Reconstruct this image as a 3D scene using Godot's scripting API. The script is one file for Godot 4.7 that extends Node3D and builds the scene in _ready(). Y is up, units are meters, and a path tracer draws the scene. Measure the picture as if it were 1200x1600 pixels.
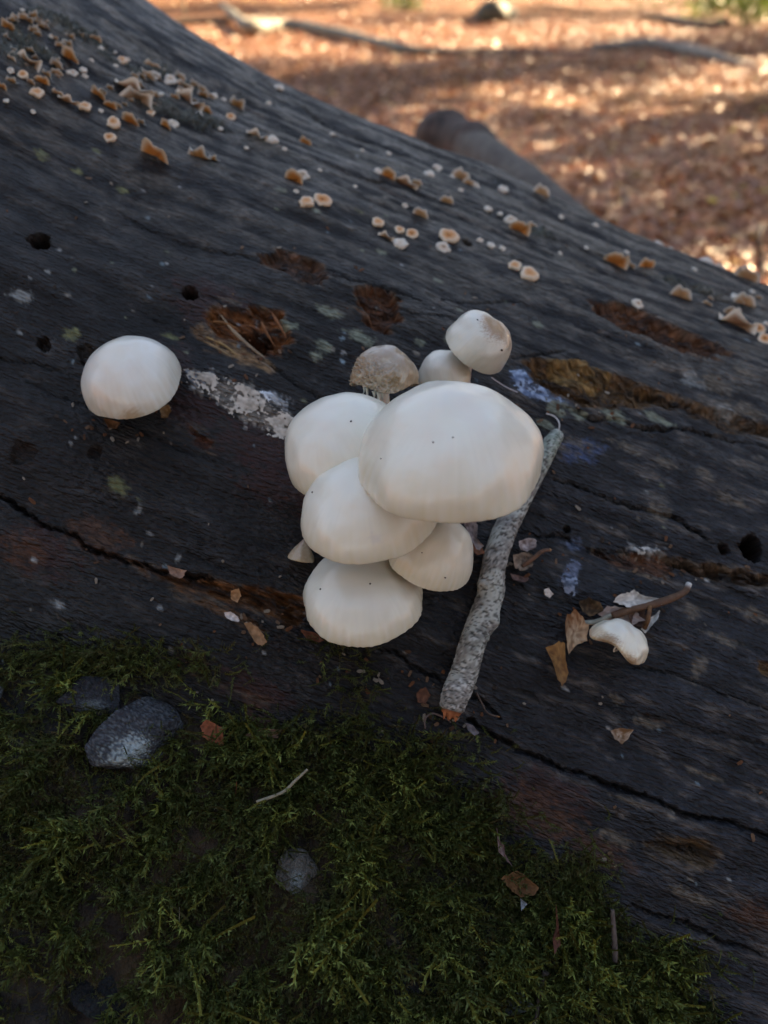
extends Node3D
# A fallen, blackened beech log in an autumn wood, with a cluster of pale porcelain mushrooms.

var F := 800.0 / tan(deg_to_rad(33.0))      # focal length in pixels of the 1200 x 1600 photograph
var eye := Vector3(0, 0.98, 0)
var eb := Basis(Vector3.RIGHT, deg_to_rad(-34.0))
var rng := RandomNumberGenerator.new()
var names := {}
var M := {}

# the log: axis point, axis, direction towards the eye, direction up over the log
var LC: Vector3
var LA: Vector3
var LT: Vector3
var LQ: Vector3
const R0 := 0.42
var rad_u: PackedFloat32Array               # radius along the log, from u = -2 to 2 in steps of 5 cm
var n_lump := FastNoiseLite.new()
var n_fine := FastNoiseLite.new()
var n_soft := FastNoiseLite.new()
var n_cell := FastNoiseLite.new()

# ------------------------------------------------------------------ names and small helpers
func numbered(called: String) -> String:
	if not names.has(called):
		names[called] = 0
		return called
	names[called] += 1
	return "%s_%03d" % [called, names[called]]

func tag(o: Node3D, label: String, category := "", group := "", kind := "") -> void:
	if label: o.set_meta("label", label)
	if category: o.set_meta("category", category)
	if group: o.set_meta("group", group)
	if kind: o.set_meta("kind", kind)

func thing(called: String, label: String, category: String, where: Vector3, group := "") -> Node3D:
	var o := Node3D.new()
	o.name = numbered(called)
	add_child(o)
	o.position = where
	tag(o, label, category, group)
	return o

func put(called: String, m: Mesh, mat: Material, parent: Node = self, where := Transform3D()) -> MeshInstance3D:
	var o := MeshInstance3D.new()
	o.name = numbered(called) if parent == self else called
	o.mesh = m
	o.material_override = mat
	o.transform = where
	parent.add_child(o, true)
	return o

func ss(a: float, b: float, x: float) -> float:
	var t := clampf((x - a) / (b - a), 0.0, 1.0)
	return t * t * (3.0 - 2.0 * t)

func ray(px: float, py: float) -> Vector3:
	return eb * Vector3((px - 600.0) / F, -(py - 800.0) / F, -1.0)

func at(px: float, py: float, d: float) -> Vector3:
	return eye + ray(px, py) * d

func view_basis(px: float, py: float) -> Basis:
	var z := -ray(px, py).normalized()
	var x := (eb.x - z * z.dot(eb.x)).normalized()
	return Basis(x, z.cross(x), z)

# a sheet of rows x cols points as a mesh with smooth normals; flip turns it inside out
func sheet(P: PackedVector3Array, cols: int, flip := false, C := PackedColorArray(), wrap := false, UV := PackedVector2Array()) -> ArrayMesh:
	var rows := P.size() / cols
	var N := PackedVector3Array()
	N.resize(P.size())
	for r in rows:
		var r0 := maxi(r - 1, 0) * cols
		var r1 := mini(r + 1, rows - 1) * cols
		for c in cols:
			var c0 := c - 1
			var c1 := c + 1
			if wrap:
				c0 = cols - 2 if c == 0 else c - 1
				c1 = 1 if c == cols - 1 else c + 1
			else:
				c0 = maxi(c0, 0)
				c1 = mini(c1, cols - 1)
			var n := (P[r1 + c] - P[r0 + c]).cross(P[r * cols + c1] - P[r * cols + c0])
			if n.length_squared() < 1e-24:
				n = (P[r1 + c] - P[r0 + c]).cross(P[maxi(r, 1) * cols + c1] - P[maxi(r, 1) * cols + c0])
				if n.length_squared() < 1e-26:
					var rr := r + 2 if r < 2 else r - 2
					n = (P[r1 + (c + cols / 4) % cols] - P[r0 + (c + cols / 4) % cols]).cross(P[clampi(rr, 0, rows - 1) * cols + c1] - P[clampi(rr, 0, rows - 1) * cols + c0])
			n = n.normalized()
			N[r * cols + c] = -n if flip else n
	var I := PackedInt32Array()
	I.resize((rows - 1) * (cols - 1) * 6)
	var k := 0
	for r in rows - 1:
		for c in cols - 1:
			var a := r * cols + c
			var b := a + 1
			var d := a + cols
			var e := d + 1
			if flip:
				I[k] = a; I[k + 1] = d; I[k + 2] = b; I[k + 3] = b; I[k + 4] = d; I[k + 5] = e
			else:
				I[k] = a; I[k + 1] = b; I[k + 2] = d; I[k + 3] = b; I[k + 4] = e; I[k + 5] = d
			k += 6
	var arr := []
	arr.resize(Mesh.ARRAY_MAX)
	arr[Mesh.ARRAY_VERTEX] = P
	arr[Mesh.ARRAY_NORMAL] = N
	arr[Mesh.ARRAY_INDEX] = I
	if C.size(): arr[Mesh.ARRAY_COLOR] = C
	if UV.size(): arr[Mesh.ARRAY_TEX_UV] = UV
	var m := ArrayMesh.new()
	m.add_surface_from_arrays(Mesh.PRIMITIVE_TRIANGLES, arr)
	return m

func join(list: Array) -> ArrayMesh:
	var st := SurfaceTool.new()
	st.begin(Mesh.PRIMITIVE_TRIANGLES)
	for m in list:
		st.append_from(m, 0, Transform3D())
	return st.commit()

func spline(p: Array, t: float) -> Vector3:
	var n := p.size() - 1
	var f := clampf(t, 0.0, 1.0) * n
	var i := mini(int(f), n - 1)
	var a: Vector3 = p[maxi(i - 1, 0)]
	var b: Vector3 = p[i]
	var c: Vector3 = p[i + 1]
	var d: Vector3 = p[mini(i + 2, n)]
	return b.cubic_interpolate(c, a, d, f - i)

# a bent tube through points; radius(t) and colour(t, angle) may vary; ends closed
func tube(pts: Array, radii: Array, sides := 10, steps := 12, lump := 0.0, lumps := 60.0, colour = null) -> ArrayMesh:
	var P := PackedVector3Array()
	var C := PackedColorArray()
	var U := PackedVector2Array()
	var up := Vector3(0.31, 0.87, 0.38).normalized()
	for i in steps + 3:
		var t := clampf(float(i - 1) / steps, 0.0, 1.0)
		var p := spline(pts, t)
		var d := (spline(pts, minf(t + 0.02, 1.0)) - spline(pts, maxf(t - 0.02, 0.0))).normalized()
		var x := d.cross(up).normalized()
		var y := x.cross(d)
		var f := t * (radii.size() - 1)
		var k := mini(int(f), radii.size() - 2)
		var r := lerpf(radii[k], radii[k + 1], f - k)
		if i == 0 or i == steps + 2: r = 0.00001
		for j in sides + 1:
			var a := TAU * (j % sides) / sides
			var o := x * cos(a) + y * sin(a)
			var rr := r
			if lump > 0.0 and i > 0 and i < steps + 2:
				var q := (p + o * r) * lumps
				rr *= 1.0 + lump * n_soft.get_noise_3d(q.x, q.y, q.z) * 2.0
			P.append(p + o * rr)
			U.append(Vector2(t, float(j) / sides))
			if colour != null: C.append(colour.call(t, a, p + o * rr))
	return sheet(P, sides + 1, false, C, true, U)

# ------------------------------------------------------------------ the log as a surface
func radius_at(u: float) -> float:
	var f := clampf((u + 2.0) / 0.05, 0.0, rad_u.size() - 1.001)
	var i := int(f)
	return lerpf(rad_u[i], rad_u[i + 1], f - i)

func bulge(u: float, s: float) -> float:
	return 0.0075 * n_lump.get_noise_2d(u * 2.2, s * 5.0) + 0.0035 * n_lump.get_noise_2d(u * 5.0 + 40.0, s * 22.0)

func log_at(u: float, th: float, lift := 0.0) -> Vector3:
	var r := radius_at(u) + bulge(u, th * R0) + lift
	return LC + LA * u + (LT * cos(th) + LQ * sin(th)) * r

func log_normal(u: float, th: float) -> Vector3:
	return (LT * cos(th) + LQ * sin(th)).normalized()

# where a sight line from the photographer meets the log: (u, angle)
func on_log(px: float, py: float) -> Vector2:
	var d := ray(px, py).normalized()
	var o := eye - LC
	var dp := d - LA * d.dot(LA)
	var op := o - LA * o.dot(LA)
	var r := R0
	var u := 0.0
	var th := 0.0
	for k in 6:
		var a := dp.dot(dp)
		var b := dp.dot(op)
		var c := op.dot(op) - r * r
		var t := (-b - sqrt(maxf(b * b - a * c, 0.0))) / a
		var p := o + d * t
		u = p.dot(LA)
		th = atan2(p.dot(LQ), p.dot(LT))
		r = radius_at(u) + bulge(u, th * R0)
	return Vector2(u, th)

func log_point(px: float, py: float, lift := 0.0) -> Vector3:
	var q := on_log(px, py)
	return log_at(q.x, q.y, lift)

func px_at(px: float, py: float) -> float:      # metres per photograph pixel where that sight line meets the log
	return -(eb.inverse() * (log_point(px, py) - eye)).z / F

func make_log_frame() -> void:
	var q := Vector3(0.3584, 0.9336, 0).normalized()
	var a := Vector3(0.9336, -0.3584, 0.06).normalized()
	var ph := deg_to_rad(-10.0)
	LC = eye + eb * ((Vector3(0, 0, -1) * cos(ph) + q * sin(ph)) * 0.765)
	LA = eb * a
	var to := (eye - LC)
	LT = (to - LA * to.dot(LA)).normalized()
	LQ = LA.cross(LT) * -1.0
	if LQ.dot(eb * q) < 0.0: LQ = -LQ
	# radius from the upper outline of the log
	var rim := [[-300, -330], [0, -140], [215, -2], [250, 22], [330, 60], [400, 106], [480, 150], [560, 186], [640, 216], [700, 240], [760, 264], [850, 302], [920, 336], [1000, 367], [1100, 403], [1200, 442], [1400, 515]]
	var us := []
	var rs := []
	for p in rim:
		var d := ray(p[0], p[1]).normalized()
		var n := LA.cross(d).normalized()
		rs.append(absf((eye - LC).dot(n)) - 0.002)
		var w := eye - LC
		var b := LA.dot(d)
		us.append((LA.dot(w) - b * d.dot(w)) / (1.0 - b * b))
	for i in 81:
		var u := -2.0 + 0.05 * i
		var r: float = rs[0]
		for k in us.size() - 1:
			if u >= us[k] and u < us[k + 1]:
				r = lerpf(rs[k], rs[k + 1], (u - us[k]) / (us[k + 1] - us[k]))
		if u >= us[-1]: r = rs[-1]
		rad_u.append(clampf(r, R0 - 0.05, R0 + 0.10))

# ------------------------------------------------------------------ the log's surface: grids of height and colour
var gu := PackedFloat32Array()     # u of each column
var gs := PackedFloat32Array()     # arc (angle * R0) of each row
var fu0: int                       # first fine column, row and their counts
var fs0: int
const DU := 0.00095
const FU := -0.46
const FUE := 0.36
const FS := -0.40
const FSE := 0.50
var Hh := PackedFloat32Array()
var Cr := PackedFloat32Array()
var Cg := PackedFloat32Array()
var Cb := PackedFloat32Array()

func axis_steps(a: float, b: float, lo: float, hi: float) -> PackedFloat32Array:
	var left := PackedFloat32Array()
	var x := a
	var st := DU
	while x > lo:
		st = minf(st * 1.25, 0.03)
		x -= st
		left.append(maxf(x, lo))
	left.reverse()
	var n := int((b - a) / DU)
	for i in n + 1:
		left.append(a + i * DU)
	x = left[-1]
	st = DU
	while x < hi:
		st = minf(st * 1.25, 0.03)
		x += st
		left.append(minf(x, hi))
	return left

func mixc(i: int, c: Color, a: float) -> void:
	Cr[i] += (c.r - Cr[i]) * a
	Cg[i] += (c.g - Cg[i]) * a
	Cb[i] += (c.b - Cb[i]) * a

# grid rectangle round a spot, in columns and rows
func span(u: float, s: float, ru: float, rs: float) -> Array:
	var c0 := clampi(fu0 + int((u - ru - FU) / DU), 1, gu.size() - 2)
	var c1 := clampi(fu0 + int((u + ru - FU) / DU) + 1, 1, gu.size() - 2)
	var r0 := clampi(fs0 + int((s - rs - FS) / DU), 1, gs.size() - 2)
	var r1 := clampi(fs0 + int((s + rs - FS) / DU) + 1, 1, gs.size() - 2)
	return [c0, c1, r0, r1]

func us_of(px: float, py: float) -> Vector2:
	var q := on_log(px, py)
	return Vector2(q.x, q.y * R0)

func hole(px: float, py: float, rpx: float, depth: float) -> void:
	var c := us_of(px, py)
	var r := rpx * px_at(px, py)
	var g := span(c.x, c.y, r * 2.2, r * 2.2)
	for row in range(g[2], g[3] + 1):
		for col in range(g[0], g[1] + 1):
			var x := (gu[col] - c.x) / r
			var y := (gs[row] - c.y) / r
			var d := sqrt(x * x + y * y) + 0.55 * n_fine.get_noise_2d(gu[col] * 130.0, gs[row] * 130.0)
			var i := row * gu.size() + col
			Hh[i] -= depth * (1.0 - ss(0.75, 1.1, d))
			mixc(i, Color(0.022, 0.014, 0.009), 0.8 * (1.0 - ss(0.8, 1.5, d)))

# a chipped hollow that shows brown rotten wood; poly in photograph pixels
func hollow(poly: Array, depth: float, edge: float, dark: Color, light: Color, ragged := 0.0022, rim := 0.0) -> void:
	var q := PackedVector2Array()
	var lo := Vector2(9, 9)
	var hi := Vector2(-9, -9)
	for p in poly:
		var v := us_of(p[0], p[1])
		q.append(v)
		lo = lo.min(v)
		hi = hi.max(v)
	var pad := 0.008
	var g := span((lo.x + hi.x) / 2, (lo.y + hi.y) / 2, (hi.x - lo.x) / 2 + pad, (hi.y - lo.y) / 2 + pad)
	for row in range(g[2], g[3] + 1):
		for col in range(g[0], g[1] + 1):
			var u := gu[col]
			var s := gs[row]
			var w := Vector2(u + ragged * 1.6 * n_fine.get_noise_2d(u * 70.0, s * 160.0 + 9.0), s + ragged * n_fine.get_noise_2d(u * 60.0 + 31.0, s * 190.0))
			var inside := Geometry2D.is_point_in_polygon(w, q)
			var d := 9.0
			for k in q.size():
				var near := Geometry2D.get_closest_point_to_segment(w, q[k], q[(k + 1) % q.size()])
				d = minf(d, near.distance_to(w))
			if not inside: d = -d
			var i := row * gu.size() + col
			if d > -pad:
				var f1 := n_fine.get_noise_2d(u * 26.0, s * 300.0)
				var f2 := n_fine.get_noise_2d(u * 80.0 + 7.0, s * 120.0)
				var k := ss(-0.0004, edge, d)
				Hh[i] -= k * depth * (0.75 + 0.45 * f1 + 0.5 * f2)
				var tone := clampf(0.5 + 0.9 * f1 + 0.5 * f2, 0.0, 1.0)
				mixc(i, dark.lerp(light * 1.7, tone), ss(-0.0009, 0.0009, d))
				if rim > 0.0:
					mixc(i, Color(0.20, 0.15, 0.10), rim * ss(-0.0022, -0.0004, d) * (1.0 - ss(-0.0004, 0.0012, d)) * ss(-0.1, 0.3, f2 + f1))

func crack(line: Array, wpx: float, depth: float, dark := Color(0.006, 0.005, 0.004), side := 0.0) -> void:
	var pts := PackedVector2Array()
	for p in line: pts.append(us_of(p[0], p[1]))
	var w := 0.34 * wpx * px_at(line[0][0], line[0][1])
	var total := 0.0
	for k in pts.size() - 1: total += pts[k].distance_to(pts[k + 1])
	var run := 0.0
	for k in pts.size() - 1:
		var a := pts[k]
		var b := pts[k + 1]
		var len := a.distance_to(b)
		var mid := (a + b) / 2
		var g := span(mid.x, mid.y, absf(b.x - a.x) / 2 + w * 3 + 0.002, absf(b.y - a.y) / 2 + w * 3 + 0.002)
		for row in range(g[2], g[3] + 1):
			for col in range(g[0], g[1] + 1):
				var p := Vector2(gu[col], gs[row])
				p.y += 0.0022 * n_fine.get_noise_2d(p.x * 45.0, 3.0 + a.y * 9.0) + 0.0009 * n_fine.get_noise_2d(p.x * 190.0, p.y * 40.0)
				var t := clampf((p - a).dot(b - a) / (len * len), 0.0, 1.0)
				if (t == 0.0 and k > 0) or t == 1.0 and k < pts.size() - 2: continue
				var d := p.distance_to(a + (b - a) * t)
				var tt := (run + t * len) / total
				var ww := w * (0.35 + 0.65 * sin(PI * clampf(tt, 0.03, 0.97))) * clampf(0.75 + 1.9 * n_fine.get_noise_2d(p.x * 38.0, 77.0 + a.y * 3.0), 0.12, 1.6)
				var i := row * gu.size() + col
				var e := 1.0 - ss(ww * 0.4, ww * 1.15 + 0.0007, d)
				Hh[i] -= 0.7 * depth * e
				mixc(i, dark, 0.9 * e)
				if side != 0.0:
					var f := (1.0 - ss(ww, ww * 3.0 + 0.001, d)) * signf(p.y - (a + (b - a) * t).y) * side
					Hh[i] += 0.0012 * f
		run += len

# a stain, lichen or fungal film: an irregular spot along the grain
func spot(px: float, py: float, lpx: float, wpx: float, c: Color, a: float, grainy := 0.8, lift := 0.0) -> void:
	var m := us_of(px, py)
	var k := px_at(px, py)
	var foreshort := maxf(cos(m.y / R0 - 0.1), 0.3)
	var ru := lpx * 0.5 * k
	var rs := wpx * 0.5 * k / foreshort
	var g := span(m.x, m.y, ru * 1.6, rs * 1.6)
	for row in range(g[2], g[3] + 1):
		for col in range(g[0], g[1] + 1):
			var u := gu[col]
			var s := gs[row]
			var x := (u - m.x) / ru
			var y := (s - m.y) / rs
			var d := sqrt(x * x + y * y) + grainy * (0.55 * n_fine.get_noise_2d(u * 90.0, s * 150.0) + 0.5 * n_fine.get_noise_2d(u * 260.0, s * 420.0))
			var e := 1.0 - ss(0.55, 1.0, d)
			if e > 0.0:
				var i := row * gu.size() + col
				mixc(i, c, a * e)
				Hh[i] += lift * e * (0.6 + 0.8 * n_fine.get_noise_2d(u * 200.0, s * 200.0))

func film(poly: Array, c: Color, a: float, soft: float, lift := 0.0) -> void:
	var q := PackedVector2Array()
	var lo := Vector2(9, 9)
	var hi := Vector2(-9, -9)
	for p in poly:
		var v := us_of(p[0], p[1])
		q.append(v)
		lo = lo.min(v)
		hi = hi.max(v)
	var g := span((lo.x + hi.x) / 2, (lo.y + hi.y) / 2, (hi.x - lo.x) / 2 + 0.006, (hi.y - lo.y) / 2 + 0.006)
	for row in range(g[2], g[3] + 1):
		for col in range(g[0], g[1] + 1):
			var w := Vector2(gu[col], gs[row])
			var d := 9.0
			for k in q.size():
				d = minf(d, Geometry2D.get_closest_point_to_segment(w, q[k], q[(k + 1) % q.size()]).distance_to(w))
			if not Geometry2D.is_point_in_polygon(w, q): d = -d
			var f := n_fine.get_noise_2d(w.x * 110.0, w.y * 170.0)
			var f2 := n_fine.get_noise_2d(w.x * 330.0, w.y * 420.0)
			d += soft * (0.9 * f + 0.8 * f2)
			var e := ss(-soft * 0.3, soft * 0.5, d)
			if e > 0.0:
				var i := row * gu.size() + col
				mixc(i, c * (1.0 + 0.35 * f2), a * e * clampf(0.95 + 0.9 * f + 0.5 * f2, 0.5, 1.0))
				Hh[i] += lift * e

func build_log() -> void:
	gu = axis_steps(FU, FUE, -1.7, 1.5)
	gs = axis_steps(FS, FSE, -PI * R0, PI * R0)
	for i in gu.size():
		if absf(gu[i] - FU) < 1e-6: fu0 = i
	for i in gs.size():
		if absf(gs[i] - FS) < 1e-6: fs0 = i
	var nc := gu.size()
	var nr := gs.size()
	Hh.resize(nc * nr); Cr.resize(nc * nr); Cg.resize(nc * nr); Cb.resize(nc * nr)
	for r in nr:
		var s := gs[r]
		var th := s / R0
		var top := ss(0.20, 0.80, th)
		for c in nc:
			var u := gu[c]
			var i := r * nc + c
			var wv := 0.012 * n_soft.get_noise_2d(u * 4.0, s * 6.0)
			var s2 := s + wv
			var big := n_soft.get_noise_2d(u * 5.0 + 3.0, s2 * 14.0)
			var streak := n_fine.get_noise_2d(u * 7.0, s2 * 90.0)
			var fib := n_fine.get_noise_2d(u * 22.0 + 50.0, s2 * 330.0)
			var blot := n_fine.get_noise_2d(u * 42.0 + 9.0, s2 * 75.0)
			Hh[i] = bulge(u, s) + 0.0009 * streak + 0.00045 * fib + 0.0004 * blot
			# wet blackened wood; greyer and paler on the weathered crest, blue-grey to the right, mossy dark to the lower left
			var rgt := ss(-0.05, 0.2, u + 0.05 * big)
			var k := 1.0 + 0.5 * streak + 0.45 * fib + 0.8 * blot
			var cr := lerpf(0.0125, 0.0205, rgt)
			var cg := lerpf(0.0117, 0.0230, rgt)
			var cb := lerpf(0.0120, 0.0300, rgt)
			var br := ss(0.0, 0.5, big + 0.25 * blot) * 0.55
			cr += (0.026 - cr) * br; cg += (0.018 - cg) * br; cb += (0.0135 - cb) * br
			var gr := top * ss(-0.35, 0.3, streak + 0.6 * blot + 0.4 * big)
			cr += (0.175 - cr) * gr * 0.8; cg += (0.165 - cg) * gr * 0.8; cb += (0.140 - cb) * gr * 0.8
			var low := ss(0.05, -0.25, th) * ss(0.05, -0.15, u)
			cr += (0.019 - cr) * low * 0.6; cg += (0.021 - cg) * low * 0.6; cb += (0.015 - cb) * low * 0.6
			# pale weathered flecks, thickest on the right
			var strk := n_fine.get_noise_2d(u * 19.0 + 70.0, s2 * 165.0)
			var fl := ss(0.20, 0.50, 0.55 * blot + 0.75 * strk + 0.25 * fib + 0.14 * rgt - 0.06) * (0.20 + 0.48 * rgt + 0.3 * top) * (0.35 + 0.65 * ss(-0.45, 0.15, th))
			cr += (0.15 - cr) * fl * 0.6; cg += (0.125 - cg) * fl * 0.6; cb += (0.10 - cb) * fl * 0.6
			Cr[i] = cr * k; Cg[i] = cg * k; Cb[i] = cb * k
	log_marks()
	var P := PackedVector3Array()
	var C := PackedColorArray()
	var U := PackedVector2Array()
	P.resize(nc * nr); C.resize(nc * nr); U.resize(nc * nr)
	var root := LC
	for r in nr:
		var th := gs[r] / R0
		var o := LT * cos(th) + LQ * sin(th)
		for c in nc:
			var i := r * nc + c
			P[i] = LA * gu[c] + o * (radius_at(gu[c]) + Hh[i])
			C[i] = Color(maxf(Cr[i], 0.003) * 1.5, maxf(Cg[i], 0.003) * 1.5, maxf(Cb[i], 0.003) * 1.5)
			U[i] = Vector2(gu[c] * 2.3, gs[r] * 8.0)
	# the sawn and broken ends: two rows of the rim drawn to the middle are separate meshes
	var lg := thing("fallen_log", "thick blackened wet fallen beech log with pale mushrooms growing on it", "log", root)
	put("wood", sheet(P, nc, true, C, false, U), M.wood, lg)
	for e in [0, nc - 1]:
		var Q := PackedVector3Array()
		var cc := PackedColorArray()
		for ring in 9:
			var f := ring / 8.0
			for r in range(0, nr, 6):
				var p := P[r * nc + e]
				var mid := LA * gu[e]
				var q := p.lerp(mid, f)
				var n := n_soft.get_noise_3d(q.x * 9.0, q.y * 9.0, q.z * 9.0)
				q += LA * (0.03 * n * (1.0 if f > 0.01 else 0.0))
				Q.append(q)
				var t := 0.08 + 0.05 * n
				cc.append(Color(t * 1.2, t * 0.85, t * 0.55))
		put("end_grain", sheet(Q, Q.size() / 9, e == 0, cc), M.plain, lg)
	for e in film_list: film_sheet(lg, P, nc, e)
	Hh.clear(); Cr.clear(); Cg.clear(); Cb.clear()
	log_splinters(lg)

func log_marks() -> void:
	var orange := Color(0.20, 0.075, 0.022)
	var umber := Color(0.035, 0.014, 0.006)
	var tan := Color(0.24, 0.15, 0.075)
	var purple := Color(0.050, 0.017, 0.014)
	var lichen := Color(0.30, 0.33, 0.24)
	var yellow := Color(0.24, 0.25, 0.10)
	var white := Color(0.50, 0.49, 0.46)
	var pale := Color(0.20, 0.165, 0.12)
	var blue := Color(0.18, 0.23, 0.34)
	# broad tints
	for p in [[330, 470, 150, 90], [420, 700, 200, 110], [300, 640, 120, 70], [430, 760, 140, 80], [250, 560, 120, 80], [400, 1080, 150, 60], [60, 860, 160, 90], [860, 1240, 160, 80]]:
		spot(p[0], p[1], p[2], p[3], purple, 0.6, 0.9)
	for p in [[830, 1270, 190, 80], [930, 1330, 130, 60], [1180, 1430, 90, 60], [400, 1095, 60, 30], [310, 1035, 60, 30], [420, 1140, 90, 30], [150, 840, 120, 60], [40, 860, 90, 60]]:
		spot(p[0], p[1], p[2], p[3], Color(0.10, 0.045, 0.022), 0.65, 1.1)
	# hollows of rotten wood
	hollow([[318, 486], [360, 478], [438, 482], [446, 505], [456, 530], [436, 552], [420, 556], [390, 545], [350, 530], [328, 512]], 0.0075, 0.0035, umber, orange, 0.003, 0.6)
	hollow([[372, 508], [405, 500], [432, 512], [420, 545], [392, 532]], 0.007, 0.003, Color(0.01, 0.005, 0.003), Color(0.06, 0.022, 0.008), 0.003)
	hollow([[302, 512], [330, 518], [380, 545], [425, 566], [432, 582], [405, 578], [352, 556], [318, 538]], 0.0012, 0.001, Color(0.10, 0.05, 0.02), tan, 0.0035, 0.3)
	hollow([[556, 450], [590, 446], [622, 458], [624, 508], [600, 516], [580, 512], [566, 490], [554, 470]], 0.008, 0.003, umber, Color(0.12, 0.05, 0.022), 0.0035, 0.4)
	hollow([[400, 398], [440, 390], [490, 402], [522, 430], [500, 446], [450, 430], [415, 416]], 0.007, 0.003, Color(0.012, 0.007, 0.004), Color(0.10, 0.05, 0.028), 0.003, 0.5)
	hollow([[926, 470], [980, 474], [1050, 505], [1120, 535], [1152, 556], [1105, 560], [1040, 540], [985, 520], [935, 492]], 0.010, 0.003, umber, Color(0.15, 0.068, 0.032), 0.0035, 0.5)
	hollow([[816, 566], [850, 562], [900, 572], [980, 590], [1060, 622], [1130, 640], [1060, 640], [990, 634], [950, 640], [900, 630], [862, 618], [838, 596]], 0.010, 0.0045, Color(0.012, 0.007, 0.004), Color(0.15, 0.085, 0.035), 0.003, 0.35)
	hollow([[858, 560], [905, 566], [960, 585], [950, 600], [890, 594], [862, 580]], -0.004, 0.003, Color(0.08, 0.045, 0.012), Color(0.25, 0.16, 0.06), 0.002)
	hollow([[1060, 622], [1130, 640], [1210, 668], [1230, 690], [1150, 676], [1080, 650]], 0.007, 0.003, Color(0.03, 0.018, 0.01), Color(0.13, 0.085, 0.05), 0.004, 0.2)
	hollow([[928, 864], [985, 862], [1040, 866], [1060, 884], [1045, 905], [1010, 898], [960, 884]], 0.0045, 0.002, umber, Color(0.13, 0.06, 0.032), 0.003, 0.7)
	hollow([[1040, 868], [1090, 880], [1150, 888], [1215, 900], [1215, 916], [1150, 912], [1085, 900], [1050, 890]], 0.009, 0.003, Color(0.008, 0.005, 0.003), Color(0.07, 0.045, 0.028), 0.003, 0.7)
	hollow([[1008, 1318], [1040, 1308], [1100, 1316], [1132, 1336], [1110, 1356], [1060, 1350], [1025, 1336]], 0.016, 0.008, Color(0.010, 0.006, 0.004), Color(0.07, 0.045, 0.022), 0.002, 0.5)
	hollow([[288, 664], [312, 672], [332, 692], [326, 706], [302, 690]], 0.003, 0.002, umber, Color(0.07, 0.026, 0.014), 0.003, 0.4)
	hollow([[195, 872], [260, 890], [330, 906], [400, 920], [475, 928], [486, 962], [470, 990], [430, 968], [380, 948], [300, 926], [240, 902]], 0.009, 0.004, Color(0.008, 0.004, 0.002), Color(0.12, 0.05, 0.016), 0.003, 0.3)
	hollow([[280, 934], [330, 942], [390, 962], [420, 990], [395, 988], [340, 960]], 0.002, 0.0015, Color(0.05, 0.025, 0.012), Color(0.14, 0.075, 0.035), 0.003, 0.3)
	hollow([[1000, 1110], [1020, 1120], [1050, 1130], [1022, 1130]], 0.001, 0.001, umber, pale, 0.003)
	hollow([[1180, 1030], [1230, 1040], [1230, 1070], [1190, 1052]], 0.003, 0.002, umber, Color(0.18, 0.10, 0.03), 0.002)
	# bore holes and old knots
	for h in [[63, 378, 15, 0.012], [297, 457, 12, 0.012], [1174, 855, 19, 0.02], [70, 537, 10, 0.004], [32, 706, 20, 0.003], [146, 706, 12, 0.003], [885, 828, 5, 0.004], [136, 552, 16, 0.003], [728, 379, 9, 0.006], [1130, 856, 8, 0.005]]:
		hole(h[0], h[1], h[2], h[3])
	# cracks along the grain
	crack([[-40, 750], [40, 800], [130, 850], [200, 878], [250, 890], [330, 908]], 7, 0.007, Color(0.006, 0.004, 0.003), 1.0)
	crack([[866, 748], [930, 768], [985, 790], [1060, 812], [1110, 840], [1140, 862]], 4, 0.004, Color(0.006, 0.005, 0.004), 1.0)
	crack([[730, 1128], [790, 1160], [880, 1200], [1000, 1245], [1100, 1276], [1240, 1315]], 6, 0.006, Color(0.005, 0.004, 0.004), 1.0)
	crack([[990, 1412], [1060, 1442], [1130, 1472], [1240, 1500]], 5, 0.004, Color(0.005, 0.004, 0.004), 1.0)
	crack([[815, 832], [870, 836], [930, 858], [980, 866]], 3, 0.003)
	crack([[400, 560], [450, 590], [500, 622], [560, 650]], 3, 0.003)
	crack([[590, 1010], [650, 1040], [720, 1076], [780, 1120]], 5, 0.004)
	crack([[980, 1035], [1060, 1056], [1150, 1092], [1230, 1118]], 3, 0.003)
	crack([[1010, 1120], [1100, 1140], [1220, 1170]], 3, 0.002)
	crack([[350, 616], [385, 650], [430, 664], [462, 676]], 1.6, 0.001, Color(0.05, 0.045, 0.04))
	crack([[800, 560], [880, 548], [960, 600], [1030, 612]], 3, 0.003)
	crack([[560, 470], [640, 488], [720, 500], [780, 520]], 2.5, 0.002)
	crack([[690, 470], [800, 470], [880, 500], [960, 530]], 2.5, 0.002)
	crack([[180, 330], [260, 372], [380, 400], [420, 412]], 2.5, 0.002)
	crack([[520, 430], [600, 446], [660, 470]], 2.5, 0.003)
	crack([[0, 560], [60, 570], [140, 590]], 2.5, 0.002)
	crack([[90, 960], [200, 1010], [320, 1060], [430, 1110]], 2, 0.001, Color(0.09, 0.07, 0.05))
	crack([[755, 395], [800, 402], [850, 420]], 3, 0.002)
	crack([[480, 240], [560, 275], [680, 310]], 5, 0.004)
	crack([[800, 350], [860, 372], [940, 400], [1050, 440], [1120, 470]], 3.5, 0.003)
	crack([[880, 640], [1000, 665], [1100, 676], [1210, 700]], 5, 0.004, Color(0.010, 0.007, 0.005), 1.0)
	crack([[400, 120], [520, 190], [640, 240]], 5, 0.004)
	crack([[1040, 430], [1085, 450], [1120, 470], [1160, 478]], 8, 0.006)
	rng.seed = 91
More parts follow.
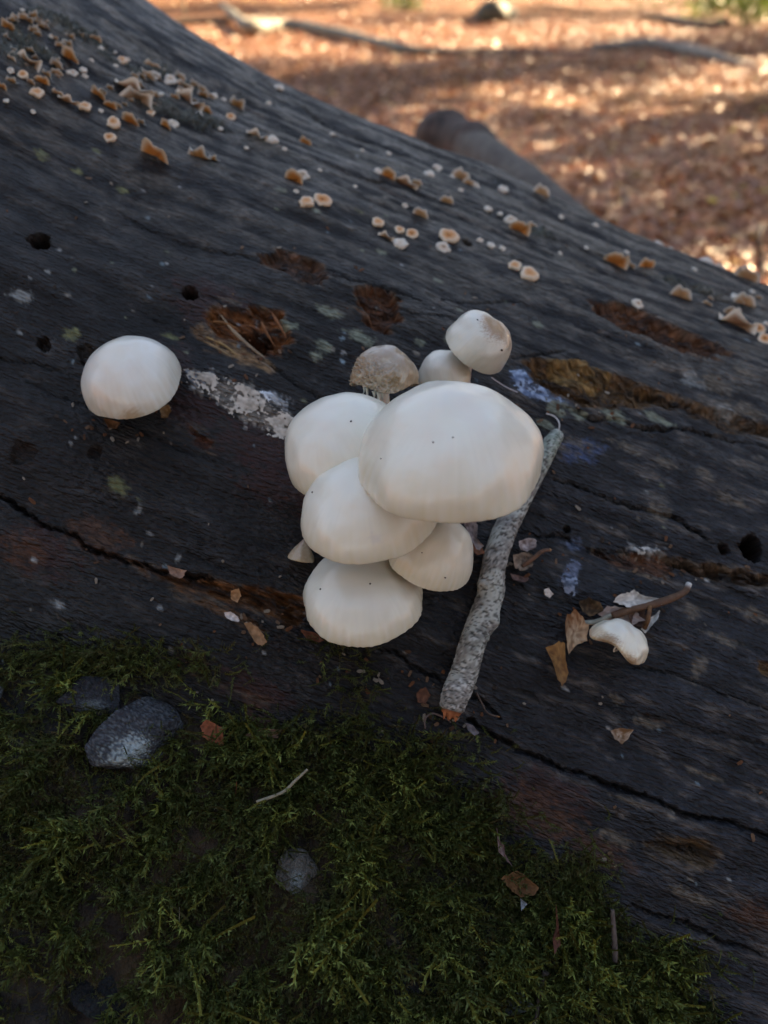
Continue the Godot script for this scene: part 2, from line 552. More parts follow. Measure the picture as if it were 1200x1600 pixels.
	for k in 60:
		var x := rng.randf_range(0, 1200)
		var y := rng.randf_range(300, 1500)
		var l := rng.randf_range(40, 150)
		crack([[x, y], [x + l * 0.5, y + l * 0.18 + rng.randf_range(-3, 3)], [x + l, y + l * 0.37]], rng.randf_range(0.8, 1.8), rng.randf_range(0.0006, 0.0018), Color(0.008, 0.007, 0.006))
	# fungal films
	film_list = [
		[[[290, 578], [330, 582], [352, 592], [392, 604], [412, 622], [440, 640], [468, 662], [462, 684], [425, 682], [405, 664], [370, 652], [345, 632], [318, 616], [298, 600]], Color(0.36, 0.33, 0.28), 0.0016, Color(0.48, 0.44, 0.38)],
		[[[404, 611], [424, 613], [454, 630], [446, 637], [420, 628]], Color(0.52, 0.56, 0.60), 0.0008, Color(0.60, 0.64, 0.68)],
		[[[796, 578], [818, 578], [836, 598], [860, 612], [890, 630], [860, 628], [820, 620], [804, 602]], Color(0.11, 0.15, 0.24), 0.0010, Color(0.27, 0.34, 0.46)],
		[[[880, 894], [894, 874], [904, 880], [900, 908], [896, 930], [882, 926], [876, 908]], Color(0.07, 0.09, 0.13), 0.0012, Color(0.20, 0.235, 0.31)],
		[[[985, 853], [1030, 858], [1040, 867], [1000, 865]], Color(0.30, 0.31, 0.31), 0.0006, Color(0.40, 0.42, 0.42)],
	]
	for e in film_list: film(e[0], e[1], 0.7, 0.0035)
	film([[292, 582], [330, 582], [350, 594], [330, 600], [300, 600]], Color(0.36, 0.42, 0.52), 0.6, 0.002)
	film([[404, 612], [424, 614], [452, 630], [446, 636], [420, 628]], Color(0.60, 0.64, 0.68), 0.95, 0.001, 0.0005)
	film([[796, 580], [818, 580], [834, 598], [858, 612], [886, 630], [860, 626], [822, 620], [806, 604]], blue, 0.9, 0.0012, 0.0003)
	film([[846, 622], [884, 628], [890, 640], [868, 636]], lichen, 0.5, 0.0015)
	film([[880, 892], [894, 876], [904, 880], [900, 908], [896, 928], [882, 926], [878, 908]], Color(0.20, 0.24, 0.36), 0.75, 0.0012, 0.0003)
	film([[880, 846], [908, 842], [914, 856], [892, 862]], Color(0.18, 0.23, 0.36), 0.5, 0.002)
	film([[920, 690], [870, 690], [880, 720], [930, 722], [950, 700]], Color(0.06, 0.09, 0.19), 0.7, 0.004)
	film([[985, 855], [1030, 858], [1038, 866], [1000, 864]], Color(0.34, 0.36, 0.36), 0.8, 0.0008, 0.0003)
	# lichen and pale spots
	for p in [[515, 488, 46, 20], [562, 527, 62, 26], [505, 541, 30, 26], [452, 507, 40, 18], [600, 550, 36, 16], [656, 533, 22, 14], [702, 532, 18, 16], [840, 506, 20, 14], [716, 484, 20, 8], [492, 556, 22, 18], [903, 647, 36, 22], [850, 661, 34, 20], [868, 640, 40, 22], [960, 648, 46, 24], [1030, 655, 60, 20], [970, 660, 24, 12], [440, 297, 24, 12], [596, 393, 22, 12], [495, 330, 14, 10], [685, 440, 22, 10], [400, 206, 20, 10]]:
		spot(p[0], p[1], p[2], p[3], lichen, 0.75, 0.8, 0.0002)
	for p in [[112, 520, 34, 26], [268, 526, 28, 16], [122, 267, 22, 14], [65, 240, 26, 20], [183, 760, 40, 30], [150, 235, 16, 10], [560, 330, 14, 6], [190, 296, 24, 12]]:
		spot(p[0], p[1], p[2], p[3], yellow, 0.65, 0.9)
	for p in [[35, 463, 40, 30], [90, 944, 30, 12], [216, 796, 10, 16], [277, 874, 10, 16], [75, 425, 12, 8], [30, 520, 10, 8], [1010, 770, 14, 8], [1130, 640, 50, 16], [1086, 595, 50, 24], [1010, 520, 40, 20]]:
		spot(p[0], p[1], p[2], p[3], Color(0.34, 0.36, 0.35), 0.7, 1.0, 0.0002)
	for p in [[1100, 740, 40, 22], [1040, 722, 50, 18], [900, 692, 70, 20], [980, 700, 70, 18], [880, 700, 60, 14], [1120, 600, 70, 30], [1170, 640, 80, 24], [1160, 580, 40, 20], [1140, 780, 70, 20], [1030, 800, 40, 40], [1180, 960, 60, 20], [1080, 955, 22, 30], [1090, 1050, 26, 60], [1130, 1000, 60, 20], [960, 1310, 60, 20], [1010, 1130, 50, 14], [360, 470, 40, 10], [910, 415, 46, 14], [890, 440, 40, 16], [1150, 545, 40, 16], [760, 655, 60, 20], [960, 1090, 30, 14], [1080, 1400, 80, 18], [980, 1250, 60, 10], [1100, 1210, 80, 10]]:
		spot(p[0], p[1], p[2], p[3], pale, 0.55, 1.3)
	# crest: long grey and brown weathered streaks
	for p in [[560, 200, 200, 16], [470, 170, 160, 20], [700, 260, 180, 14], [900, 370, 200, 16], [1050, 420, 160, 18], [330, 110, 160, 18], [620, 260, 200, 18], [540, 240, 120, 22], [770, 300, 160, 14], [260, 60, 120, 16]]:
		spot(p[0], p[1], p[2], p[3], Color(0.155, 0.143, 0.115), 0.6, 1.0)
	for p in [[380, 150, 110, 12], [520, 260, 100, 12], [610, 300, 120, 12], [900, 340, 60, 10], [740, 345, 120, 10]]:
		spot(p[0], p[1], p[2], p[3], Color(0.11, 0.075, 0.05), 0.5, 1.2)
	# rough grey-green crusts among the bracket fungi, upper left
	for p in [[30, 50, 70, 40], [75, 30, 70, 36], [110, 45, 90, 40], [20, 85, 60, 40], [140, 62, 70, 30], [60, 70, 80, 30], [215, 112, 50, 24], [250, 110, 60, 30], [280, 130, 60, 26], [290, 180, 90, 30], [230, 160, 60, 20], [170, 90, 40, 14], [330, 190, 60, 20], [845, 364, 50, 22], [1100, 452, 60, 16], [1050, 436, 40, 20], [400, 214, 40, 14]]:
		spot(p[0], p[1], p[2], p[3], Color(0.105, 0.115, 0.09), 0.75, 1.2, 0.0028)
	# white specks
	rng.seed = 17
	for k in 170:
		var x := rng.randf_range(0, 1200)
		var y := rng.randf_range(380, 1500) if k % 3 else rng.randf_range(200, 700)
		var w := rng.randf_range(3, 8)
		var q: Color = [Color(0.45, 0.46, 0.45), Color(0.30, 0.27, 0.22), Color(0.26, 0.36, 0.42), Color(0.22, 0.24, 0.15)][k % 4]
		spot(x, y, w * rng.randf_range(1.0, 2.0), w, q, 0.8, 0.5, 0.0002)

var film_list := []

# a thin skin of fungus on the wood, on a fine grid of its own with a frayed outline and worn gaps
func film_sheet(lg: Node3D, P: PackedVector3Array, nc: int, e: Array) -> void:
	var q := PackedVector2Array()
	var lo := Vector2(9, 9)
	var hi := Vector2(-9, -9)
	for p in e[0]:
		var v := us_of(p[0], p[1])
		q.append(v)
		lo = lo.min(v)
		hi = hi.max(v)
	lo -= Vector2(0.003, 0.003)
	hi += Vector2(0.003, 0.003)
	var st := 0.00034
	var cols := int((hi.x - lo.x) / st) + 1
	var rows := int((hi.y - lo.y) / st) + 1
	var V := PackedVector3Array()
	var N := PackedVector3Array()
	var C := PackedColorArray()
	var I := PackedInt32Array()
	var at_ := PackedInt32Array()
	at_.resize(rows * cols)
	at_.fill(-1)
	for row in rows:
		for col in cols:
			var w := lo + Vector2(col, row) * st
			var d := 9.0
			for k in q.size():
				d = minf(d, Geometry2D.get_closest_point_to_segment(w, q[k], q[(k + 1) % q.size()]).distance_to(w))
			if not Geometry2D.is_point_in_polygon(w, q): d = -d
			var f := n_fine.get_noise_2d(w.x * 110.0, w.y * 190.0)
			var f2 := n_fine.get_noise_2d(w.x * 330.0 + 5.0, w.y * 500.0)
			d += e[2] * (1.1 * f + 0.9 * f2)
			if d < 0.0: continue
			var up := ss(lo.y, hi.y, w.y + 0.3 * (w.x - lo.x))
			if 0.6 * f2 + 0.9 * n_fine.get_noise_2d(w.x * 45.0 + 3.0, w.y * 80.0) < -0.27 + 0.17 * up: continue
			var cx := clampf((w.x - FU) / DU, 1.0, 1e5)
			var cy := clampf((w.y - FS) / DU, 1.0, 1e5)
			var i := (fs0 + int(cy)) * nc + fu0 + int(cx)
			var fx := cx - int(cx)
			var fy := cy - int(cy)
			var p := P[i].lerp(P[i + 1], fx).lerp(P[i + nc].lerp(P[i + nc + 1], fx), fy)
			var n := ((P[i + nc * 2] - P[i - nc]).cross(P[i + 2] - P[i - 1])).normalized()
			at_[row * cols + col] = V.size()
			V.append(p - n * (0.00005 + 0.0004 * ss(0.0, 0.0014, d) * (1.0 + 0.7 * f2)))
			N.append(-n)
			var c: Color = e[1]
			C.append(c.lerp(e[3], ss(-0.25, 0.3, f + 0.3 * f2)) * (1.0 + 0.35 * f2))
	for row in rows - 1:
		for col in cols - 1:
			var a := at_[row * cols + col]
			var b := at_[row * cols + col + 1]
			var d := at_[(row + 1) * cols + col]
			var z := at_[(row + 1) * cols + col + 1]
			if a >= 0 and b >= 0 and d >= 0:
				I.append(a); I.append(d); I.append(b)
			if z >= 0 and b >= 0 and d >= 0:
				I.append(b); I.append(d); I.append(z)
	if I.is_empty(): return
	var arr := []
	arr.resize(Mesh.ARRAY_MAX)
	arr[Mesh.ARRAY_VERTEX] = V
	arr[Mesh.ARRAY_NORMAL] = N
	arr[Mesh.ARRAY_COLOR] = C
	arr[Mesh.ARRAY_INDEX] = I
	var m := ArrayMesh.new()
	m.add_surface_from_arrays(Mesh.PRIMITIVE_TRIANGLES, arr)
	put("fungal_film", m, M.film, lg)

func log_splinters(lg: Node3D) -> void:
	var list := [
		[[345, 490], [362, 512], [385, 535], [412, 556], [434, 572], 7, Color(0.26, 0.19, 0.12)],
		[[300, 512], [322, 524], [352, 538], [372, 556], 6, Color(0.29, 0.19, 0.08)],
		[[330, 500], [350, 502], [372, 512], 6, Color(0.20, 0.09, 0.03)],
		[[318, 530], [340, 542], [365, 558], 5, Color(0.27, 0.18, 0.09)],
		[[400, 560], [418, 570], [434, 584], 8, Color(0.22, 0.16, 0.11)],
		[[425, 486], [436, 505], [448, 526], 7, Color(0.20, 0.08, 0.03)],
		[[408, 500], [415, 515], [430, 540], 6, Color(0.17, 0.07, 0.025)],
		[[300, 928], [350, 944], [400, 962], [450, 984], 7, Color(0.085, 0.04, 0.03)],
	]
	for e in list:
		var pts := []
		var n: int = e.size() - 2
		for k in n: pts.append(log_point(e[k][0], e[k][1], -0.0012) - lg.position)
		var r: float = e[n] * 0.34 * px_at(e[0][0], e[0][1])
		var c: Color = e[n + 1]
		var o := put("wood_splinter", tube(pts, [r * 0.3, r, r * 0.8, r * 0.15], 7, 14, 0.35, 220.0, func(_t, _a, p): return c * (1.0 + 0.7 * n_fine.get_noise_3d(p.x * 200.0, p.y * 500.0, p.z * 200.0))), M.matte, lg)

# ------------------------------------------------------------------ mushrooms
# o: r, h, e, roll, n (boxiness), bumps [[k, amp, phase]], lump, tint, apex, notch, th, wrinkle
func mushroom(called: String, label: String, px: float, py: float, depth: float, o: Dictionary, foot: Array, group := "") -> Node3D:
	var vb := view_basis(px, py)
	var e := deg_to_rad(o.e)
	var ro := deg_to_rad(o.get("roll", 0.0))
	var ax := (vb * Vector3(sin(ro) * cos(e), cos(ro) * cos(e), sin(e))).normalized()
	var z := (vb.z - ax * ax.dot(vb.z)).normalized()
	var B := Basis(ax.cross(z), ax, z)
	if depth < 0.0: depth = -(eb.inverse() * (log_point(px, py + o.r * 0.3) - eye)).z + depth
	var mid := at(px, py, depth)
	var r: float = o.r * depth / F
	var h: float = r * o.h
	var base := log_point(foot[0], foot[1], -0.004)
	var t := thing(called, label, "mushroom", base, group)
	var place := Transform3D(B, mid - base)
	var cols := 145
	var P := PackedVector3Array()
	var C := PackedColorArray()
	var th: float = o.get("th", 0.045) * r
	var n: float = o.get("n", 2.0)
	var notch: Array = o.get("notch", [0.0, 1.0, 0.0])
	var tint: Color = o.get("tint", Color(0.76, 0.74, 0.625))
	var apex: Color = o.get("apex", Color(0.73, 0.695, 0.59))
	var rimc: Color = o.get("rimc", Color(0.70, 0.67, 0.46))
	var off := Vector3(px, py, 3) * 0.1
	var rows := 46
	var lip := 7
	for row in rows + lip:
		for c in cols:
			var ph := TAU * c / (cols - 1)
			if c == cols - 1: ph = 0.0
			var dphi := wrapf(ph - notch[2], -PI, PI)
			var am: float = PI / 2 * (1.0 - notch[0] * exp(-pow(dphi / notch[1], 2.0)))
			var a := am * minf(float(row) / (rows - 1), 1.0)
			var w := 1.0
			for b in o.get("bumps", []): w += b[1] * cos(b[0] * ph + b[2]) * ss(0.35, 1.57, a)
			var rad := r * w * pow(sin(a), 2.0 / n)
			var y := h * pow(maxf(cos(a), 0.0), o.get("m", 1.0))
			if o.has("cone"): y = lerpf(y, h * (1.0 - sin(a) * 0.98), o.cone)
			if o.has("wave"): y += r * o.wave[1] * cos(o.wave[0] * ph + o.wave[2]) * pow(sin(a), 4.0)
			if row >= rows:
				var ps := PI * (row - rows + 1) / lip
				rad -= th * (1.0 - cos(ps))
				y -= th * 0.8 * sin(ps)
			var p := Vector3(rad * sin(ph), y, rad * cos(ph))
			var q := p / r * 1.6 + off
			p *= 1.0 + o.get("lump", 0.022) * n_soft.get_noise_3d(q.x * 7.0, q.y * 7.0, q.z * 7.0) * 2.0
			var fr := ss(0.55, 1.0, a / am)
			var st := n_fine.get_noise_2d(ph * 26.0 + px, a * 2.0) + 0.6 * sin(ph * 44.0 + 2.0 * sin(ph * 5.0))
			p -= p.normalized() * (0.0016 * r / 0.03 * fr * st * o.get("ribs", 0.10))
			var wet := n_fine.get_noise_3d(q.x * 5.0, q.y * 11.0, q.z * 5.0) * ss(0.15, 0.5, a) * (1.0 - ss(0.75, 1.0, a / am))
			p *= 1.0 + o.get("wet", 0.002) * wet
			if o.has("wrinkle"):
				var wk := n_fine.get_noise_3d(q.x * 6.0, q.y * 15.0, q.z * 6.0)
				var wz: float = ss(0.35, 0.75, a / am) * clampf(0.45 - 0.75 * sin(ph - 0.4), 0.0, 1.0)
				p *= 1.0 + o.wrinkle * wk * wz
			P.append(p)
			var mott := n_soft.get_noise_3d(q.x * 16.0, q.y * 16.0, q.z * 16.0)
			var col := tint.lerp(apex, (1.0 - ss(0.1, 0.75, a + 0.35 * mott)))
			col = col.lerp(rimc, clampf(0.6 * fr * (0.6 + 0.5 * st), 0.0, 1.0))
			col *= 1.0 + 0.045 * ss(0.25, 0.6, a / am) * n_fine.get_noise_2d(ph * 14.0 + py, a * 0.8)
			col = col.lerp(Color(0.70, 0.62, 0.47), clampf(ss(0.15, 0.7, mott) * 0.25, 0.0, 1.0))
			for s in o.get("stains", []):      # [azimuth, polar share, size, colour, strength]
				var d: float = Vector2(wrapf(ph - s[0], -PI, PI) * sin(a), a / am * 1.57 - s[1] * 1.57).length() + 0.5 * s[2] * n_fine.get_noise_3d(q.x * 45.0, q.y * 45.0, q.z * 45.0)
				col = col.lerp(s[3], s[4] * (1.0 - ss(s[2] * 0.3, s[2], d)))
			C.append(col)
	var cap := put("cap", sheet(P, cols, false, C, true), M.cap, t, place)
	# gills
	var G := PackedVector3Array()
	var gc := PackedColorArray()
	var lam := 46
	var gcols := lam * 4 + 1
	for row in 7:
		var f := row / 6.0
		for c in gcols:
			var ph := TAU * (c % (gcols - 1)) / (gcols - 1)
			var dphi := wrapf(ph - notch[2], -PI, PI)
			var am: float = PI / 2 * (1.0 - notch[0] * exp(-pow(dphi / notch[1], 2.0)))
			var w := 1.0
			for b in o.get("bumps", []): w += b[1] * cos(b[0] * ph + b[2])
			var r1: float = r * w * pow(sin(am), 2.0 / n) - th * 1.9
			var rad := lerpf(r1, 0.14 * r, f)
			var y := h * cos(am) + (h * 0.62 - h * cos(am) * 0.6) * (1.0 - pow(rad / r, 2.0)) * f * 0.9
			if o.has("wave"): y += r * o.wave[1] * cos(o.wave[0] * ph + o.wave[2]) * pow(sin(am), 4.0) * (1.0 - f)
			var deep := 0.05 * r * sin(PI * minf(f + 0.08, 1.0)) * (1.0 if c % 4 < 2 else -1.0)
			G.append(Vector3(rad * sin(ph), y - deep, rad * cos(ph)))
			gc.append(Color(0.80, 0.76, 0.66))
	put("gills", sheet(G, gcols, true, gc, true), M.flesh, cap)
	# stem
	var end := mid + ax * h * 0.5
	var down := -ax * r * 1.1
	var sr: float = o.get("stem", 0.14) * r
	var pts := [base - base, (base.lerp(end + down, 0.45)) - base, end + down * 0.55 - base, end - base]
	put("stem", tube(pts, [sr * 1.5, sr * 1.15, sr, sr], 14, 14, 0.06, 90.0, func(tt, _a, _p): return Color(0.62, 0.50, 0.34).lerp(Color(0.80, 0.76, 0.68), ss(0.0, 0.5, tt))), M.flesh, t)
	for s in o.get("specks", []):              # specks of dirt stuck on the cap: [azimuth, polar angle, size]
		var k := clampi(int(s[1] * (rows - 1)), 1, rows - 2) * cols + clampi(int(fposmod(s[0], TAU) / TAU * (cols - 1)), 0, cols - 2)
		var sp := SphereMesh.new()
		sp.radius = s[2] * depth / F
		sp.height = sp.radius * 1.2
		sp.radial_segments = 8
		sp.rings = 4
		put("dirt_speck", sp, M.dirt, cap, Transform3D(Basis(), P[k]))
	t.set_meta("cap_place", place)
	return t

func build_mushrooms() -> void:
	var brown := Color(0.25, 0.15, 0.07)
	mushroom("porcelain_mushroom", "largest glossy ivory mushroom cap at the top of the cluster", 701, 728, 0.288, {"r": 145, "h": 0.88, "e": 34, "roll": 3, "wet": 0.003, "n": 1.88, "bumps": [[2, 0.012, 0.6], [3, 0.035, 0.8], [5, 0.008, 2.0]], "wave": [3, 0.03, 0.5], "specks": [[-0.25, 0.45, 1.5], [0.05, 0.42, 1.4], [-0.9, 0.7, 1.4]], "apex": Color(0.72, 0.665, 0.56)}, [690, 800])
	mushroom("porcelain_mushroom", "smooth ivory mushroom on the cluster's left, tucked behind the largest cap", 540, 706, 0.318, {"r": 100, "h": 0.88, "e": 36, "roll": -26, "n": 2.0, "bumps": [[2, 0.03, 0.3], [3, 0.012, 1.4]], "specks": [[0.6, 0.35, 1.8]]}, [610, 790])
	mushroom("porcelain_mushroom", "mid cluster ivory mushroom directly under the largest cap", 580, 803, 0.302, {"r": 111, "h": 0.84, "e": 38, "roll": -10, "n": 1.95, "bumps": [[2, 0.02, 1.0], [3, 0.014, 2.2]], "wave": [2, 0.03, 2.2], "specks": [[-1.5, 0.55, 1.8]], "stains": [[0.0, 0.75, 0.12, Color(0.55, 0.55, 0.58), 0.35]]}, [630, 860])
	mushroom("porcelain_mushroom", "smaller round ivory mushroom beside the lichened stick", 671, 880, 0.315, {"r": 66, "h": 1.30, "e": 36, "roll": 22, "n": 2.1, "bumps": [[2, 0.02, 2.0]], "specks": [[0.5, 0.8, 1.6], [-0.3, 0.6, 1.2]], "ribs": 0.16}, [690, 900])
	mushroom("porcelain_mushroom", "lowest broad ivory mushroom at the bottom of the cluster", 567, 937, 0.320, {"r": 95, "h": 0.76, "e": 46, "roll": -4, "n": 2.0, "bumps": [[2, 0.012, 0.2], [3, 0.016, 0.8]], "specks": [[-1.2, 0.5, 1.7], [0.35, 0.25, 1.6]], "ribs": 0.16}, [600, 915])
	mushroom("porcelain_mushroom", "lone bell shaped white mushroom on the log beside the white fungal film", 212, 604, -0.012, {"r": 78, "h": 1.02, "e": 32, "roll": -22, "n": 1.95, "bumps": [[2, 0.03, 1.0], [3, 0.045, -0.6]], "ribs": 0.12, "tint": Color(0.74, 0.73, 0.66), "rimc": Color(0.62, 0.57, 0.43), "stains": [[3.3, 0.15, 0.2, Color(0.62, 0.55, 0.42), 0.6], [-0.3, 0.98, 0.25, Color(0.42, 0.28, 0.13), 0.6]]}, [218, 612])
	mushroom("porcelain_mushroom", "half hidden greyish ivory mushroom behind the upturned cap", 695, 592, 0.352, {"r": 41, "h": 1.10, "e": 24, "roll": -10, "n": 2.2, "tint": Color(0.66, 0.62, 0.53)}, [700, 620])
	mushroom("porcelain_mushroom", "upturned thin mushroom with a brown dirty patch, highest in the cluster", 738, 549, 0.345, {"r": 53, "h": 1.10, "e": 22, "roll": 40, "n": 3.0, "m": 0.75, "th": 0.03, "bumps": [[2, 0.04, 0.8], [3, 0.04, 0.2]], "tint": Color(0.62, 0.60, 0.51), "apex": Color(0.60, 0.56, 0.47), "rimc": Color(0.66, 0.63, 0.50), "specks": [[0.9, 0.55, 2.2], [-0.8, 0.35, 1.6]], "stains": [[0.2, 0.12, 0.62, Color(0.30, 0.19, 0.10), 0.9], [1.5, 0.3, 0.5, Color(0.38, 0.28, 0.18), 0.7]]}, [735, 610])
	var wilt := mushroom("wilted_mushroom", "wilted brown wrinkled mushroom with a torn hanging fringe", 599, 600, 0.338, {"r": 52, "h": 1.15, "e": 8, "roll": 2, "n": 1.9, "th": 0.05, "bumps": [[2, 0.03, 0.5], [3, 0.03, 1.5]], "wave": [3, 0.10, 2.6], "lump": 0.05, "wrinkle": 0.17, "tint": Color(0.31, 0.235, 0.155), "apex": Color(0.37, 0.31, 0.25), "rimc": Color(0.50, 0.40, 0.25), "stains": [[0.35, 0.85, 0.22, Color(0.22, 0.13, 0.04), 0.7], [-1.0, 0.65, 0.5, Color(0.30, 0.21, 0.12), 0.5]], "stem": 0.17}, [606, 650])
	for f in [[568, 608, 566, 616, 1.6], [573, 612, 571, 628, 2.2], [584, 617, 583, 622, 3.0], [591, 618, 591, 634, 3.4], [597, 617, 599, 622, 2.6]]:
		var d := 0.338 - 0.0095
		var pts := [at(f[0], f[1] - 6, d) - wilt.position, at(f[0] + 1, (f[1] + f[3]) / 2.0, d) - wilt.position, at(f[2], f[3], d + 0.001) - wilt.position]
		put("veil_fringe", tube(pts, [f[4] * d / F * 1.4, f[4] * d / F * 0.6, f[4] * d / F * 0.2], 6, 6, 0.2, 300.0, func(_t, _a, _p): return Color(0.78, 0.73, 0.62)), M.flesh, wilt)
	mushroom("porcelain_mushroom", "small curled cream mushroom with brown edge among bark scraps", 962, 1012, -0.012, {"r": 47, "h": 0.92, "e": 26, "roll": 32, "n": 2.1, "th": 0.16, "notch": [0.36, 0.95, -0.1], "lump": 0.05, "wave": [4, 0.03, 1.0], "stains": [[-0.4, 0.95, 0.5, brown, 0.75], [0.7, 1.0, 0.3, brown, 0.8]], "tint": Color(0.76, 0.72, 0.58), "rimc": Color(0.56, 0.40, 0.20), "stem": 0.03}, [1000, 985])
	mushroom("porcelain_mushroom", "tiny dried tan mushroom peeping from the cluster's left edge", 470, 874, 0.335, {"r": 21, "h": 1.6, "e": 10, "roll": 10, "n": 1.8, "cone": 0.6, "th": 0.06, "tint": Color(0.40, 0.31, 0.20), "apex": Color(0.28, 0.20, 0.14), "rimc": Color(0.46, 0.37, 0.23)}, [480, 850])

# ------------------------------------------------------------------ bracket and crust fungi
func bracket_mesh(seed_: int, width: float, ruff: float, top: Color, under: Color, edge: Color) -> ArrayMesh:
	# a fan-shaped shell of width 1 growing along +z; y is its upper side
	var nr := 8
	var nc := 25
	var A := PackedVector3Array()
	var ca := PackedColorArray()
	for side in 2:
		for r in nr:
			var f := float(r) / (nr - 1) if side == 0 else 1.0 - float(r) / (nr - 1)
			for c in nc:
				var ph := lerpf(-1.75, 1.75, float(c) / (nc - 1))
				var nz := n_soft.get_noise_2d(seed_ * 37.0 + ph * 8.0, 5.0)
				var out := (0.42 + 0.16 * nz) * f
				var x := sin(ph) * 0.5 * width * f
				var z := cos(ph) * out + 0.12 * f
				var y := 0.10 * f * f * cos(ph) - 0.10 * f + ruff * f * f * sin(ph * 4.5 + seed_) + 0.10 * nz * f
				var thick := 0.030 * (1.0 - 0.7 * f * f)
				y += thick if side == 0 else -thick
				A.append(Vector3(x, y, z))
				var base := top.lerp(top * 0.72, 0.5 + 0.5 * sin(f * 14.0 + seed_)) if side == 0 else under
				ca.append(base.lerp(edge, ss(0.62, 0.92, f + 0.10 * nz)))
	return sheet(A, nc, true, ca)

func button_mesh(seed_: int, rim: Color, middle: Color, cup: float) -> ArrayMesh:
	var nc := 29
	var P := PackedVector3Array()
	var C := PackedColorArray()
	var prof := [[0.0, 0.36 - cup], [0.16, 0.36 - cup * 0.9], [0.30, 0.345 - cup * 0.35], [0.41, 0.30], [0.48, 0.23], [0.5, 0.14], [0.44, 0.02], [0.36, -0.10]]
	for k in prof.size():
		for c in nc:
			var ph := TAU * (c % (nc - 1)) / (nc - 1)
			var w := 1.0 + 0.34 * n_soft.get_noise_2d(seed_ * 31.0 + cos(ph) * 7.0, sin(ph) * 7.0)
			P.append(Vector3(prof[k][0] * w * cos(ph), prof[k][1] * (1.0 + 0.3 * sin(ph + seed_)), prof[k][0] * w * sin(ph)))
			C.append(middle if k < 2 else middle.lerp(rim, 0.35) if k == 2 else rim)
	return sheet(P, nc, false, C, true)

